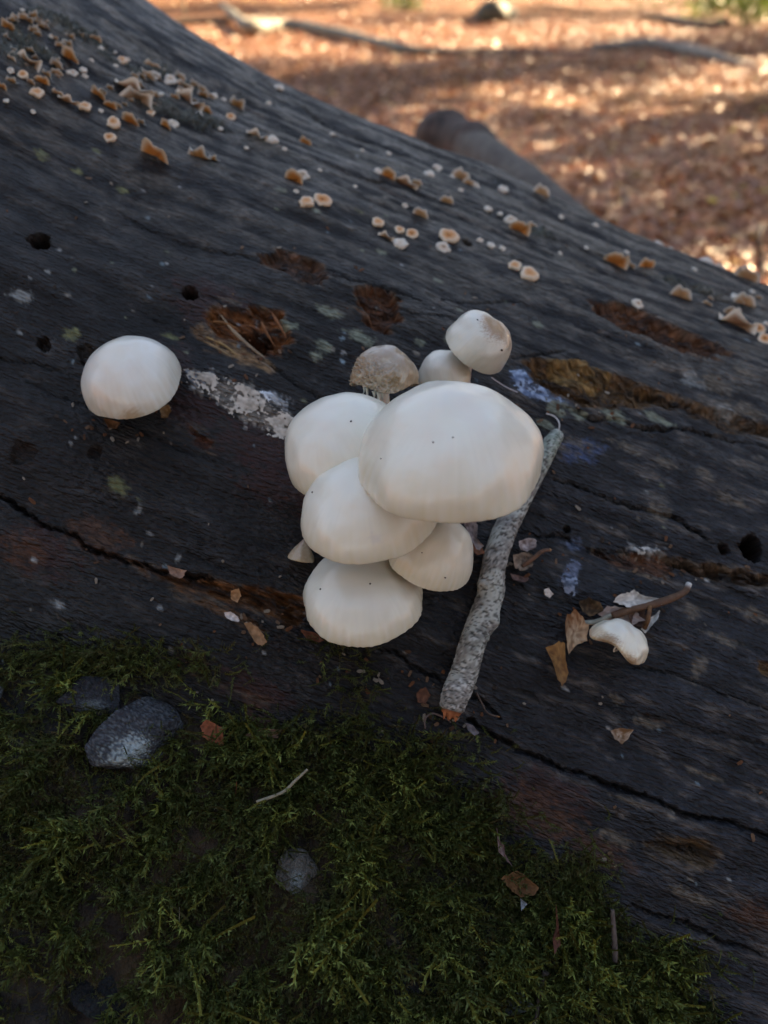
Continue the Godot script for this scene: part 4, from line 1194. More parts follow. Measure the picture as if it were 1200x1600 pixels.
func bank_edge(f: float) -> Vector3:
	return spline(edge_pts, f)

func bank_point(f: float, l: float) -> Vector3:
	# l: metres down the slope from the joint with the log
	var p := bank_edge(f)
	var z := 0.0
	var y := 0.0
	var n := 10
	for k in n:
		var s := l * (k + 0.5) / n
		var a := deg_to_rad(lerpf(27.0, 66.0, ss(0.0, 0.22, s)) + 18.0 * ss(0.2, 0.5, s))
		z += cos(a) * l / n
		y -= sin(a) * l / n
	var out := Vector3(0.10 * (f - 0.4), 0, 1).normalized()
	p += out * z + Vector3(0, y, 0)
	var b := n_soft.get_noise_3d(p.x * 26.0, p.y * 26.0, p.z * 26.0)
	var b2 := n_fine.get_noise_3d(p.x * 34.0, p.y * 34.0, p.z * 34.0)
	var k2 := ss(0.0, 0.05, l)
	return p + Vector3(0, 0.75, 0.65) * (k2 * (0.016 * b + 0.008 * b2))

# where a sight line meets the boulder, searched on its own surface: (f, l)
var bank_cache := []
func on_bank(px: float, py: float) -> Vector2:
	if bank_cache.is_empty():
		for i in 121:
			for j in 61:
				var f := i / 120.0
				var l := 0.30 * j / 60.0
				var p := eb.inverse() * (bank_point(f, l) - eye)
				bank_cache.append([f, l, 600.0 - p.x / p.z * F, 800.0 + p.y / p.z * F])
	var best := 1e9
	var out := Vector2.ZERO
	for e in bank_cache:
		var d: float = (e[2] - px) * (e[2] - px) + (e[3] - py) * (e[3] - py)
		if d < best:
			best = d
			out = Vector2(e[0], e[1])
	return out

func bank_px(px: float, py: float, lift := 0.0) -> Vector3:
	var q := on_bank(px, py)
	return bank_point(q.x, q.y) + Vector3(0, 0.75, 0.65) * lift

func build_bank() -> void:
	for p in [[-520, 800], [-250, 905], [0, 972], [120, 992], [250, 1055], [400, 1110], [560, 1140], [690, 1195], [780, 1300], [880, 1380], [1000, 1450], [1080, 1520], [1110, 1600], [1130, 1720]]:
		edge_pts.append(log_point(p[0], p[1], -0.006))
	var cols := 200
	var rows := 110
	var P := PackedVector3Array()
	var C := PackedColorArray()
	var base := bank_point(0.35, 0.5)
	base.y = 0.0
	for r in rows:
		var l := 0.34 * r / 80.0 if r <= 80 else 0.34 + (r - 80) * 0.022
		for c in cols:
			var f := c / (cols - 1.0)
			var p := bank_point(f, l)
			P.append(p - base)
			var n := n_fine.get_noise_3d(p.x * 90.0, p.y * 90.0, p.z * 90.0)
			var n2 := n_soft.get_noise_3d(p.x * 40.0, p.y * 40.0, p.z * 40.0)
			var col := Color(0.026, 0.026, 0.026).lerp(Color(0.045, 0.034, 0.022), ss(-0.2, 0.4, n2 + 0.4 * n))
			C.append(col * (1.0 + 0.7 * n))
	var t := thing("mossy_boulder", "dark moss covered boulder against the lower left of the log", "boulder", base)
	put("rock", sheet(P, cols, false, C), M.stone, t)
	# bare stones showing through the moss
	stone("angular grey stone with a round white lichen patch, top of the moss", 212, 1148, 128, 112, 0.003, Color(0.040, 0.043, 0.050), 1.0)
	stone("dark grey stone left of the white lichened stone", 150, 1088, 100, 66, 0.002, Color(0.030, 0.032, 0.038), 0.3)
	stone("small pale grey stone at the left picture edge, in moss", 2, 1076, 34, 44, 0.004, Color(0.12, 0.135, 0.15), 0.5)
	stone("pale rounded pebble half buried in the moss below the cluster", 470, 1362, 62, 56, 0.004, Color(0.085, 0.08, 0.07), 0.4)
	stone("blue grey stone at the bottom picture edge", 806, 1562, 62, 40, 0.004, Color(0.12, 0.135, 0.16), 0.2)
	stone("flat blue grey stone right of the bottom edge stone", 905, 1552, 56, 26, 0.003, Color(0.10, 0.115, 0.13), 0.2)
	stone("large black wet stone bare of moss, bottom middle", 560, 1420, 170, 80, -0.004, Color(0.018, 0.02, 0.023), 0.0)
	stone("large black wet stone bare of moss, bottom left", 200, 1560, 150, 90, -0.004, Color(0.017, 0.019, 0.021), 0.0)

func stone(label: String, px: float, py: float, wpx: float, hpx: float, lift: float, c: Color, lich: float) -> void:
	var mid := bank_px(px, py, lift)
	var k := 0.335 / F
	var vb := view_basis(px, py)
	var P := PackedVector3Array()
	var C := PackedColorArray()
	var cols := 121
	rng.seed = int(px * 7.0 + py)
	var cuts := []
	for kc in 10: cuts.append([Vector3(rng.randfn(0, 1), rng.randfn(0, 1), rng.randfn(0, 1) + 0.5).normalized(), rng.randf_range(0.52, 0.9)])
	cuts.append([Vector3(0.1, 0.15, 1).normalized(), 0.7])
	for r in 66:
		var a := PI * r / 65.0
		for j in cols:
			var ph := TAU * (j % (cols - 1)) / (cols - 1)
			var d := Vector3(cos(a), sin(a) * cos(ph), sin(a) * sin(ph))
			var q := d * 1.3 + Vector3(px, py, 0) * 0.37
			var cell := n_cell.get_noise_3d(q.x * 1.4, q.y * 1.4, q.z * 1.4)
			var nz := n_fine.get_noise_3d(q.x * 0.9, q.y * 0.9, q.z * 0.9)
			var nf := n_fine.get_noise_3d(q.x * 9.0, q.y * 9.0, q.z * 9.0) + 0.5 * n_fine.get_noise_3d(q.x * 30.0, q.y * 30.0, q.z * 30.0)
			var s := 1.15
			for cu in cuts:
				var cd: float = d.dot(cu[0])
				if cd > 0.05:
					var lim: float = cu[1] / cd
					s = -log(exp(-s * 40.0) + exp(-lim * 40.0)) / 40.0
			s += 0.025 * nf + 0.05 * nz + 0.02 * cell
			var p := vb * Vector3(d.x * wpx * 0.5 * k * s, d.y * hpx * 0.5 * k * s, d.z * minf(wpx, hpx) * 0.24 * k * s)
			P.append(p)
			var col := c * (1.0 + 0.8 * nf + 0.3 * nz)
			var li := ss(0.52, 0.46, Vector2(d.x - 0.05, d.y + 0.40).length() + 0.55 * nf) * lich
			col = col.lerp(Color(0.36, 0.43, 0.44), clampf(li * (0.8 + 0.9 * nf), 0.0, 0.95))
			col = col.lerp(Color(0.17, 0.20, 0.22), ss(0.05, 0.4, nf + 0.3 * nz) * 0.25 * lich)
			C.append(col)
	var o := put("embedded_stone", sheet(P, cols, true, C, true), M.stone, self, Transform3D(Basis(), mid))
	tag(o, label, "stone", "bare stones in the moss")

# a moss shoot: a bent stem with rows of small pointed leaflets, along +y, about 1 long
func moss_mesh(seed_: int, leaves: int, droop: float, wide: float) -> ArrayMesh:
	rng.seed = 400 + seed_
	var V := PackedVector3Array()
	var N := PackedVector3Array()
	var C := PackedColorArray()
	var I := PackedInt32Array()
	for k in leaves:
		var f := (k + 0.5) / leaves
		var p := Vector3(0.05 * sin(f * 5.0 + seed_), f * (1.0 - 0.25 * droop * f), droop * f * f)
		var az := k * 2.4 + rng.randf_range(-0.5, 0.5)
		var d := Vector3(cos(az), 0.75 + 0.9 * f, sin(az)).normalized()
		var side := d.cross(Vector3(sin(az * 1.3), 0.3, cos(az))).normalized()
		var len := wide * (0.8 + 0.5 * rng.randf()) * (1.0 - 0.55 * f * f)
		var n := side.cross(d).normalized()
		var b := V.size()
		var shade := 0.75 + 0.6 * f + rng.randf_range(-0.15, 0.15)
		for q in [[0.0, 0.0], [0.42, 0.12], [0.42, -0.12], [1.0, 0.0]]:
			V.append(p + d * (q[0] * len) + side * (q[1] * len * 0.9) + n * (0.18 * len * q[0] * q[0]))
			N.append(-n)
			C.append(Color(shade, shade, shade * 0.9))
		for i in [0, 1, 2, 1, 3, 2]: I.append(b + i)
	# stem: a thin three-sided strip
	var b0 := V.size()
	for k in 6:
		var f := k / 5.0
		var p := Vector3(0.05 * sin(f * 5.0 + seed_), f * (1.0 - 0.25 * droop * f), droop * f * f)
		for s in [-1.0, 1.0]:
			V.append(p + Vector3(0.02 * s, 0, 0.01 * s))
			N.append(Vector3(0, 0, -1))
			C.append(Color(0.8, 0.62, 0.4))
	for k in 5:
		var a := b0 + k * 2
		for i in [0, 1, 2, 1, 3, 2]: I.append(a + i)
	var arr := []
	arr.resize(Mesh.ARRAY_MAX)
	arr[Mesh.ARRAY_VERTEX] = V
	arr[Mesh.ARRAY_NORMAL] = N
	arr[Mesh.ARRAY_COLOR] = C
	arr[Mesh.ARRAY_INDEX] = I
	var m := ArrayMesh.new()
	m.add_surface_from_arrays(Mesh.PRIMITIVE_TRIANGLES, arr)
	return m

func scatter(called: String, label: String, category: String, mesh: Mesh, mat: Material, T: Array, C: Array) -> void:
	var mm := MultiMesh.new()
	mm.transform_format = MultiMesh.TRANSFORM_3D
	mm.use_colors = true
	mm.mesh = mesh
	mm.instance_count = T.size()
	for i in T.size():
		mm.set_instance_transform(i, T[i])
		mm.set_instance_color(i, C[i])
	var o := MultiMeshInstance3D.new()
	o.name = numbered(called)
	o.multimesh = mm
	o.material_override = mat
	tag(o, label, category, "", "stuff")
	add_child(o)

func moss_colour(v: float) -> Color:
	var c := Color(0.060, 0.080, 0.022).lerp(Color(0.26, 0.31, 0.08), clampf(v * v * signf(v), 0, 1))
	return c.lerp(Color(0.11, 0.078, 0.034), clampf(-v * 0.9, 0.0, 0.85))

func build_moss() -> void:
	var meshes := [moss_mesh(1, 26, 0.35, 0.20), moss_mesh(2, 34, 0.55, 0.15), moss_mesh(3, 18, 0.2, 0.26), moss_mesh(4, 40, 0.8, 0.12)]
	var T := [[], [], [], []]
	var C := [[], [], [], []]
	rng.seed = 77
	for k in 56000:
		var f := rng.randf_range(0.05, 0.99)
		var l := rng.randf_range(0.0, 0.30)
		l = l * (0.55 + 0.45 * l / 0.30)
		var p := bank_point(f, l)
		var den := n_soft.get_noise_3d(p.x * 30.0 + 4.0, p.y * 30.0, p.z * 30.0) + 0.5 * n_fine.get_noise_3d(p.x * 60.0, p.y * 60.0, p.z * 60.0)
		if den < -0.03 - 0.08 * ss(0.55, 0.2, f) + 0.07 * ss(0.4, 0.7, f) + rng.randf_range(-0.10, 0.10): continue
		if l < 0.015 and den < 0.05: continue
		var nor := Vector3(rng.randf_range(-0.5, 0.5), 0.75, 0.62).normalized()
		var along := Vector3(rng.randf_range(-0.7, 0.7), -0.55, 0.45)
		var tuft := n_fine.get_noise_3d(p.x * 45.0 + 9.0, p.y * 45.0, p.z * 45.0)
		var lay := clampf(0.75 - 0.9 * tuft + rng.randf_range(-0.35, 0.35), 0.1, 1.5)
		var y := (nor + along * lay).normalized()
		var x := y.cross(Vector3(rng.randf() - 0.5, rng.randf() - 0.5, rng.randf() - 0.5)).normalized()
		var z := x.cross(y)
		var s := rng.randf_range(0.006, 0.0155) * (1.0 + 1.1 * tuft)
		var i := rng.randi() % 4
		T[i].append(Transform3D(Basis(x, y, z).scaled_local(Vector3.ONE * s), p - nor * 0.002))
		C[i].append(moss_colour(tuft * 1.2 + rng.randf_range(-0.5, 0.6)))
	# short dark shoots between the tufts
	for k in 16000:
		var f := rng.randf_range(0.05, 0.99)
		var l := rng.randf_range(0.008, 0.30)
		var p := bank_point(f, l)
		if n_fine.get_noise_3d(p.x * 30.0 + 70.0, p.y * 30.0, p.z * 30.0) < -0.12: continue
		var y := Vector3(rng.randf_range(-0.8, 0.8), 0.5, 0.5 + rng.randf_range(-0.5, 0.3)).normalized()
		var x := y.cross(Vector3(rng.randf() - 0.5, rng.randf() - 0.5, rng.randf() - 0.5)).normalized()
		var i := rng.randi() % 4
		T[i].append(Transform3D(Basis(x, y, x.cross(y)).scaled_local(Vector3.ONE * rng.randf_range(0.003, 0.0075)), p))
		C[i].append(moss_colour(rng.randf_range(-1.0, 0.45)))
	# thin moss creeping onto the log itself
	for m in [[560, 1090, 60, 70, 70], [220, 1030, 150, 40, 330], [90, 1020, 120, 40, 260], [640, 1180, 120, 60, 240], [760, 1290, 60, 90, 240], [900, 1390, 50, 70, 420], [880, 1460, 70, 60, 420], [1000, 1500, 110, 50, 520], [460, 1140, 140, 30, 200], [520, 1010, 30, 30, 25], [820, 1370, 60, 60, 240], [960, 1560, 110, 40, 420]]:
		for k in m[4]:
			var qx: float = m[0] + rng.randfn(0, 0.5) * m[2]
			var qy: float = m[1] + rng.randfn(0, 0.5) * m[3]
			var q := on_log(qx, qy)
			var p := log_at(q.x, q.y, 0.0)
			var nor := log_normal(q.x, q.y)
			var y := (nor + Vector3(rng.randf_range(-0.8, 0.8), rng.randf_range(-0.9, 0.3), rng.randf_range(-0.5, 0.5))).normalized()
			var x := y.cross(Vector3(rng.randf() - 0.5, rng.randf() - 0.5, rng.randf() - 0.5)).normalized()
			var i := rng.randi() % 4
			T[i].append(Transform3D(Basis(x, y, x.cross(y)).scaled_local(Vector3.ONE * rng.randf_range(0.005, 0.013)), p - nor * 0.001))
			C[i].append(moss_colour(rng.randf_range(-0.6, 0.7)))
	var lab := ["short bushy green moss shoots over the boulder and the log's foot", "long feathery green moss strands over the boulder and log's foot", "broad leaved bright moss shoots over the boulder and log's foot", "drooping thread like moss strands over the boulder and log's foot"]
	for i in 4: scatter("moss", lab[i], "moss", meshes[i], M.moss, T[i], C[i])
	# scraps lying in the moss
	var g := func(x: float, y: float, l: float) -> Vector3: return bank_px(x, y, l)
	scrap("leaf_scrap", "brown folded leaf scrap at the moss edge, lower right", "leaf", [[782, 1366], [800, 1360], [818, 1368], [834, 1378], [826, 1390], [804, 1392], [788, 1384]], 0.008, 0.5, Color(0.13, 0.06, 0.02), Color(0.22, 0.11, 0.04), g)
	scrap("bud_scale", "pale purple pointed bud scale standing at the moss edge", "bud scale", [[765, 1286], [770, 1296], [778, 1314], [788, 1334], [790, 1345], [782, 1341], [773, 1322], [767, 1302]], 0.012, 0.3, Color(0.12, 0.07, 0.06), Color(0.24, 0.17, 0.16), g)
	scrap("bud_scale", "red brown pointed bud scale upright in the lower right moss", "bud scale", [[856, 1404], [859, 1418], [861, 1440], [861, 1462], [858, 1476], [854, 1462], [853, 1440], [854, 1418]], 0.014, 0.3, Color(0.10, 0.035, 0.02), Color(0.21, 0.09, 0.055), g)
	twig("dark_twig", "thin grey twig upright in the lower right moss", [[950, 1486], [948, 1460], [946, 1430], [944, 1404]], 0.0011, 0.0006, [0.008, 0.012, 0.014, 0.016], Color(0.09, 0.07, 0.06), Color(0.09, 0.07, 0.06), "twig", g)
	twig("grass_stem", "dry straight grass stem lying across the moss, middle", [[414, 1244], [440, 1226], [462, 1210], [486, 1196]], 0.0006, 0.0004, [0.014], Color(0.22, 0.20, 0.14), Color(0.22, 0.20, 0.14), "stem", g)
	twig("dark_twig", "short dark twig hanging down through the lower right moss", [[848, 1520], [836, 1545], [826, 1575], [818, 1598]], 0.0014, 0.0009, [0.008], Color(0.07, 0.055, 0.045), Color(0.10, 0.11, 0.05), "twig", g)
	scrap("leaf_scrap", "small white mould fleck near the purple bud scale", "chip", [[804, 1400], [812, 1398], [818, 1406], [810, 1412]], 0.010, 0.7, Color(0.26, 0.28, 0.30), Color(0.45, 0.47, 0.50), g)
	scrap("leaf_scrap", "pale sliver of straw in the left moss", "chip", [[292, 1412], [297, 1410], [301, 1430], [297, 1436]], 0.014, 0.3, Color(0.40, 0.34, 0.28), Color(0.5, 0.44, 0.38), g)
	scrap("leaf_scrap", "small red fleck in the moss under the brick red scrap", "chip", [[370, 1222], [376, 1218], [380, 1226], [374, 1230]], 0.012, 0.3, Color(0.34, 0.08, 0.06), Color(0.4, 0.12, 0.08), g)

# ------------------------------------------------------------------ the wood floor and the trees
func ground_y(x: float, z: float) -> float:
	var d := Vector2(x, z).length()
	return 0.05 * n_soft.get_noise_2d(x * 4.0, z * 4.0) * ss(0.5, 3.0, d) + 0.10 * n_soft.get_noise_2d(x * 0.9 + 60.0, z * 0.9) * ss(4.0, 20.0, d) + 0.9 * ss(14.0, 60.0, -z) * ss(-60, -14, z * 0 - 30)

func build_ground() -> void:
	var P := PackedVector3Array()
	var C := PackedColorArray()
	var xs := []
	for i in 121:
		var a := (i - 60) / 60.0
		xs.append(signf(a) * (absf(a) * 12.0 + pow(absf(a), 3.0) * 108.0))
	for z in xs:
		for x in xs:
			P.append(Vector3(x, ground_y(x, z), z))
			var n := n_fine.get_noise_2d(x * 3.0, z * 3.0)
			C.append(Color(0.14, 0.065, 0.032) * (1.0 + 0.5 * n))
	var o := put("ground", sheet(P, 121, false, C), M.soil)
	tag(o, "forest floor of brown soil under beech leaves", "", "", "structure")

func leaf_mesh(seed_: int) -> ArrayMesh:
	var P := PackedVector3Array()
	var rows := 6
	for r in rows:
		var f := r / (rows - 1.0)
		var w := 0.29 * pow(sin(PI * (0.06 + 0.92 * f)), 0.75)
		for c in 5:
			var x := (c - 2) / 2.0
			var y: float = 0.10 * absf(x) * w * 3.0 + [0.22, -0.18, 0.35][seed_ % 3] * (f - 0.5) * (f - 0.5) + 0.05 * sin(f * 9.0 + x * 3.0 + seed_)
			P.append(Vector3(x * w, y, f - 0.5))
	return sheet(P, 5, true)

func build_litter() -> void:
	var T := [[], [], []]
	var C := [[], [], []]
	rng.seed = 12
	var cols := [Color(0.30, 0.115, 0.045), Color(0.36, 0.165, 0.075), Color(0.22, 0.085, 0.042), Color(0.44, 0.25, 0.13), Color(0.27, 0.12, 0.075), Color(0.17, 0.075, 0.045), Color(0.33, 0.20, 0.12), Color(0.46, 0.33, 0.07)]
	for k in 170000:
		var d: float
		var wide := 0.75
		var far := k >= 140000
		if far: d = lerpf(22.0, 75.0, pow(rng.randf(), 0.8))
		elif k < 85000: d = lerpf(0.7, 8.0, pow(rng.randf(), 0.7))
		elif k < 130000: d = lerpf(8.0, 24.0, pow(rng.randf(), 0.75))
		else:
			d = lerpf(0.7, 9.0, rng.randf())
			wide = PI
		var a := rng.randf_range(-wide, wide)
		var x := sin(a) * d
		var z := -cos(a) * d
		var s := rng.randf_range(0.042, 0.072) * (1.0 + 0.5 * ss(9.0, 20.0, d) + 2.0 * ss(20.0, 60.0, d))
		var B := Basis(Vector3.UP, rng.randf() * TAU) * Basis(Vector3.RIGHT, rng.randfn(0, 0.38)) * Basis(Vector3.BACK, rng.randfn(0, 0.42))
		if rng.randf() < 0.4: B = B * Basis(Vector3.BACK, PI)
		var i := k % 3
		T[i].append(Transform3D(B.scaled_local(Vector3.ONE * s), Vector3(x, ground_y(x, z) + rng.randf_range(0.0, 0.028), z)))
		var pick := rng.randi() % 7 if rng.randf() < 0.985 else 7
		C[i].append(cols[pick] * Color(0.98, 0.98, 0.86) * rng.randf_range(1.0, 2.0))
	var lab := ["carpet of rust brown fallen beech leaves, cupped upward", "carpet of rust brown fallen beech leaves, arched over", "carpet of rust brown fallen beech leaves, strongly curled"]
	for i in 3: scatter("leaf_litter", lab[i], "leaves", leaf_mesh(i), M.leaf, T[i], C[i])

func branch_on_floor(called: String, label: String, pts: Array, radii: Array, c: Color, category := "branch") -> void:
	var w := []
	for p in pts: w.append(floor_px(p[0], p[1], p[2]))
	var base: Vector3 = w[0]
	for k in w.size(): w[k] -= base
	var o := put(called, tube(w, radii, 12, 40, 0.16, 9.0, func(_t, _a, p): return c * (1.0 + 0.8 * n_fine.get_noise_3d(p.x * 20.0, p.y * 20.0, p.z * 20.0))), M.matte, self, Transform3D(Basis(), base))
	tag(o, label, category)

func floor_px(px: float, py: float, lift: float) -> Vector3:
	var d := ray(px, py)
	var t := -eye.y / d.y
	for k in 8:
		var p := eye + d * t
		t = (ground_y(p.x, p.z) + lift - eye.y) / d.y
	return eye + d * t

func build_floor_things() -> void:
	branch_on_floor("fallen_branch", "long pale fallen branch crossing the lit leaves behind the log", [[345, 6, 0.35], [366, 24, 0.25], [390, 42, 0.18], [430, 40, 0.17], [470, 40, 0.15], [530, 52, 0.13], [590, 66, 0.11], [650, 78, 0.08], [740, 80, 0.03]], [0.06, 0.10, 0.13, 0.12, 0.11, 0.10, 0.08, 0.06, 0.03], Color(0.17, 0.165, 0.13))
	branch_on_floor("fallen_branch", "bare grey fallen branch on the leaves at upper right", [[925, 74, 0.06], [980, 70, 0.07], [1035, 70, 0.07], [1090, 82, 0.07], [1135, 93, 0.05], [1180, 104, 0.02]], [0.05, 0.08, 0.09, 0.08, 0.06, 0.03], Color(0.20, 0.17, 0.14))
	branch_on_floor("fallen_branch", "thin dark branch behind the grey one at upper right", [[1000, 22, 0.1], [1040, 28, 0.1], [1090, 38, 0.1], [1140, 34, 0.1]], [0.05, 0.09, 0.09, 0.05], Color(0.10, 0.08, 0.06))
	branch_on_floor("fallen_branch", "dark rotten branch across the floor left of the pale branch", [[240, 40, 0.05], [300, 34, 0.06], [360, 32, 0.05], [420, 28, 0.04]], [0.05, 0.07, 0.07, 0.03], Color(0.06, 0.045, 0.03))
	branch_on_floor("fallen_branch", "dark curved stick in the middle of the far leaves", [[650, 80, 0.04], [720, 82, 0.05], [790, 80, 0.04], [880, 84, 0.03], [930, 80, 0.03]], [0.03, 0.05, 0.05, 0.04, 0.02], Color(0.085, 0.06, 0.045))
	branch_on_floor("small_stump", "low dark mossy stump among the far leaves", [[752, 24, -0.1], [772, 23, 0.16], [800, 26, -0.1]], [0.2, 0.34, 0.2], Color(0.055, 0.05, 0.03), "stump")
	branch_on_floor("upright_twig", "thin pale upright stem at the upper left beyond the log", [[290, 30, 0.0], [288, 16, 0.25], [284, -10, 0.8]], [0.035, 0.03, 0.02], Color(0.28, 0.27, 0.20), "twig")
	branch_on_floor("upright_twig", "dark bent twig rising by the right edge behind the log", [[1192, 450, 0.0], [1188, 405, 0.08], [1184, 375, 0.16], [1192, 350, 0.2]], [0.012, 0.012, 0.010, 0.006], Color(0.06, 0.05, 0.045), "twig")
	# the broken limb lying just beyond the log
	var pts := []
	for p in [[668, 206, 1.30], [702, 220, 1.24], [738, 238, 1.16], [780, 266, 1.08], [838, 312, 1.0], [900, 365, 0.93], [960, 415, 0.86]]: pts.append(at(p[0], p[1], p[2]))
	var base: Vector3 = pts[-1]
	for k in pts.size(): pts[k] -= base
	var t := thing("broken_limb", "broken grey limb with a dark knobbly end behind the log's crest", "branch", base)
	var bk := Color(0.070, 0.056, 0.045)
	put("limb", tube(pts.slice(2), [0.035, 0.029, 0.027, 0.026, 0.025], 20, 40, 0.14, 24.0, func(_t, _a, p): return bk.lerp(Color(0.15, 0.125, 0.10), 0.5 + 0.9 * n_fine.get_noise_3d(p.x * 40.0, p.y * 40.0, p.z * 40.0))), M.matte, t)
	put("knobbly_end", tube([pts[0], pts[1], pts[2] + (pts[2] - pts[1]) * 0.25], [0.012, 0.030, 0.038, 0.034, 0.040, 0.030], 22, 40, 0.42, 22.0, func(_t, _a, p): return Color(0.020, 0.012, 0.008).lerp(Color(0.075, 0.045, 0.032), 0.5 + 1.2 * n_fine.get_noise_3d(p.x * 50.0, p.y * 50.0, p.z * 50.0))), M.matte, t)

func clump_mesh(seed_: int) -> ArrayMesh:
	rng.seed = 900 + seed_
	var st := SurfaceTool.new()
	st.begin(Mesh.PRIMITIVE_TRIANGLES)
	for k in 16:
		var p := Vector3(rng.randfn(0, 0.2), rng.randfn(0, 0.13), rng.randfn(0, 0.2))
		var B := Basis(Vector3.UP, rng.randf() * TAU) * Basis(Vector3.RIGHT, rng.randfn(0, 0.7)) * Basis(Vector3.BACK, rng.randfn(0, 0.5))
		var s := rng.randf_range(0.09, 0.15)
		var n := B.y
		var v := [B * Vector3(0, 0, -s * 0.6), B * Vector3(s * 0.38, 0.01, 0), B * Vector3(0, 0, s * 0.6), B * Vector3(-s * 0.38, 0.01, 0)]
		for i in [0, 1, 2, 0, 2, 3]:
			st.set_normal(n)
			st.add_vertex(p + v[i])
	return st.commit()

# a beech: trunk, limbs and a loose crown of leaf sprays
var clumps := []
func tree(label: String, x: float, z: float, r: float, h: float, crown: Array, tints: Array, seed_: int, lean := Vector2.ZERO) -> void:
	rng.seed = seed_
	var y := ground_y(x, z) - 0.1
	var t := thing("beech_tree", label, "tree", Vector3(x, y, z), "beech trees of the wood")
	var pts := [Vector3.ZERO, Vector3(lean.x * 0.2 + rng.randfn(0, 0.05), h * 0.3, lean.y * 0.2), Vector3(lean.x * 0.6, h * 0.65, lean.y * 0.6), Vector3(lean.x, h, lean.y)]
	put("trunk", tube(pts, [r * 1.6, r * 1.02, r * 0.95, r * 0.85, r * 0.6, r * 0.3], 18, 36, 0.08, 1.6, func(_t, _a, p): return Color(0.13, 0.125, 0.11) * (1.0 + 0.6 * n_fine.get_noise_3d(p.x * 6.0, p.y * 3.0, p.z * 6.0))), M.matte, t)
	if crown.is_empty(): return
	# crown: [height of its middle, radius, half height, sprays]
	for k in 7:
		var a := TAU * k / 7.0 + rng.randf() * 0.6
		var f := rng.randf_range(0.35, 0.8)
		var b := spline(pts, f)
		var e := Vector3(cos(a) * crown[1] * 0.75, crown[0] + rng.randf_range(-0.3, 0.5) * crown[2], sin(a) * crown[1] * 0.75)
		put("limb", tube([b, b.lerp(e, 0.5) + Vector3(0, 0.25, 0), e], [r * 0.32, r * 0.18, r * 0.06], 8, 10, 0.1, 3.0, func(_t, _a, _p): return Color(0.11, 0.105, 0.09)), M.matte, t)
	var mm := MultiMesh.new()
	mm.transform_format = MultiMesh.TRANSFORM_3D
	mm.use_colors = true
	mm.mesh = clumps[seed_ % clumps.size()]
	mm.instance_count = crown[3]
	var knots := []
	for k in 26:
		var d := Vector3(rng.randfn(0, 1), rng.randfn(0, 1), rng.randfn(0, 1)).normalized() * pow(rng.randf(), 0.4)
		knots.append(d)
	for i in crown[3]:
		var q: Vector3 = knots[rng.randi() % knots.size()] + Vector3(rng.randfn(0, 0.16), rng.randfn(0, 0.12), rng.randfn(0, 0.16))
		var p := Vector3(lean.x * 0.6 + q.x * crown[1], crown[0] + q.y * crown[2], lean.y * 0.6 + q.z * crown[1])
		mm.set_instance_transform(i, Transform3D(Basis(Vector3.UP, rng.randf() * TAU).scaled(Vector3.ONE * rng.randf_range(0.8, 1.5)), p))
		var c: Color = tints[rng.randi() % tints.size()]
		mm.set_instance_color(i, c * rng.randf_range(0.7, 1.3))
	var o := MultiMeshInstance3D.new()
	o.name = "crown"
	o.set_meta("kind", "stuff")
	o.multimesh = mm
	o.material_override = M.foliage
	t.add_child(o)

func build_trees() -> void:
	for k in 3: clumps.append(clump_mesh(k))
	var green := [Color(0.06, 0.11, 0.02), Color(0.09, 0.14, 0.03), Color(0.13, 0.16, 0.04)]
	var autumn := [Color(0.12, 0.12, 0.03), Color(0.20, 0.13, 0.03), Color(0.22, 0.10, 0.03), Color(0.09, 0.12, 0.03)]
	# in view, along the far edge of the clearing
	tree("dark trunk at the upper right corner, before green leaves", 9.3, -20.0, 0.20, 11.0, [8.0, 2.6, 2.4, 500], autumn, 31)
	tree("second dark trunk close by the picture's top right corner", 11.6, -23.5, 0.28, 12.0, [8.0, 3.0, 2.6, 500], autumn, 32)
	# beyond the frame: these shade the log and stripe the floor
	for e in wood_trees:
		tree(e[0], e[1], e[2], e[3], e[4], e[5], autumn if e[6] else green, e[7])

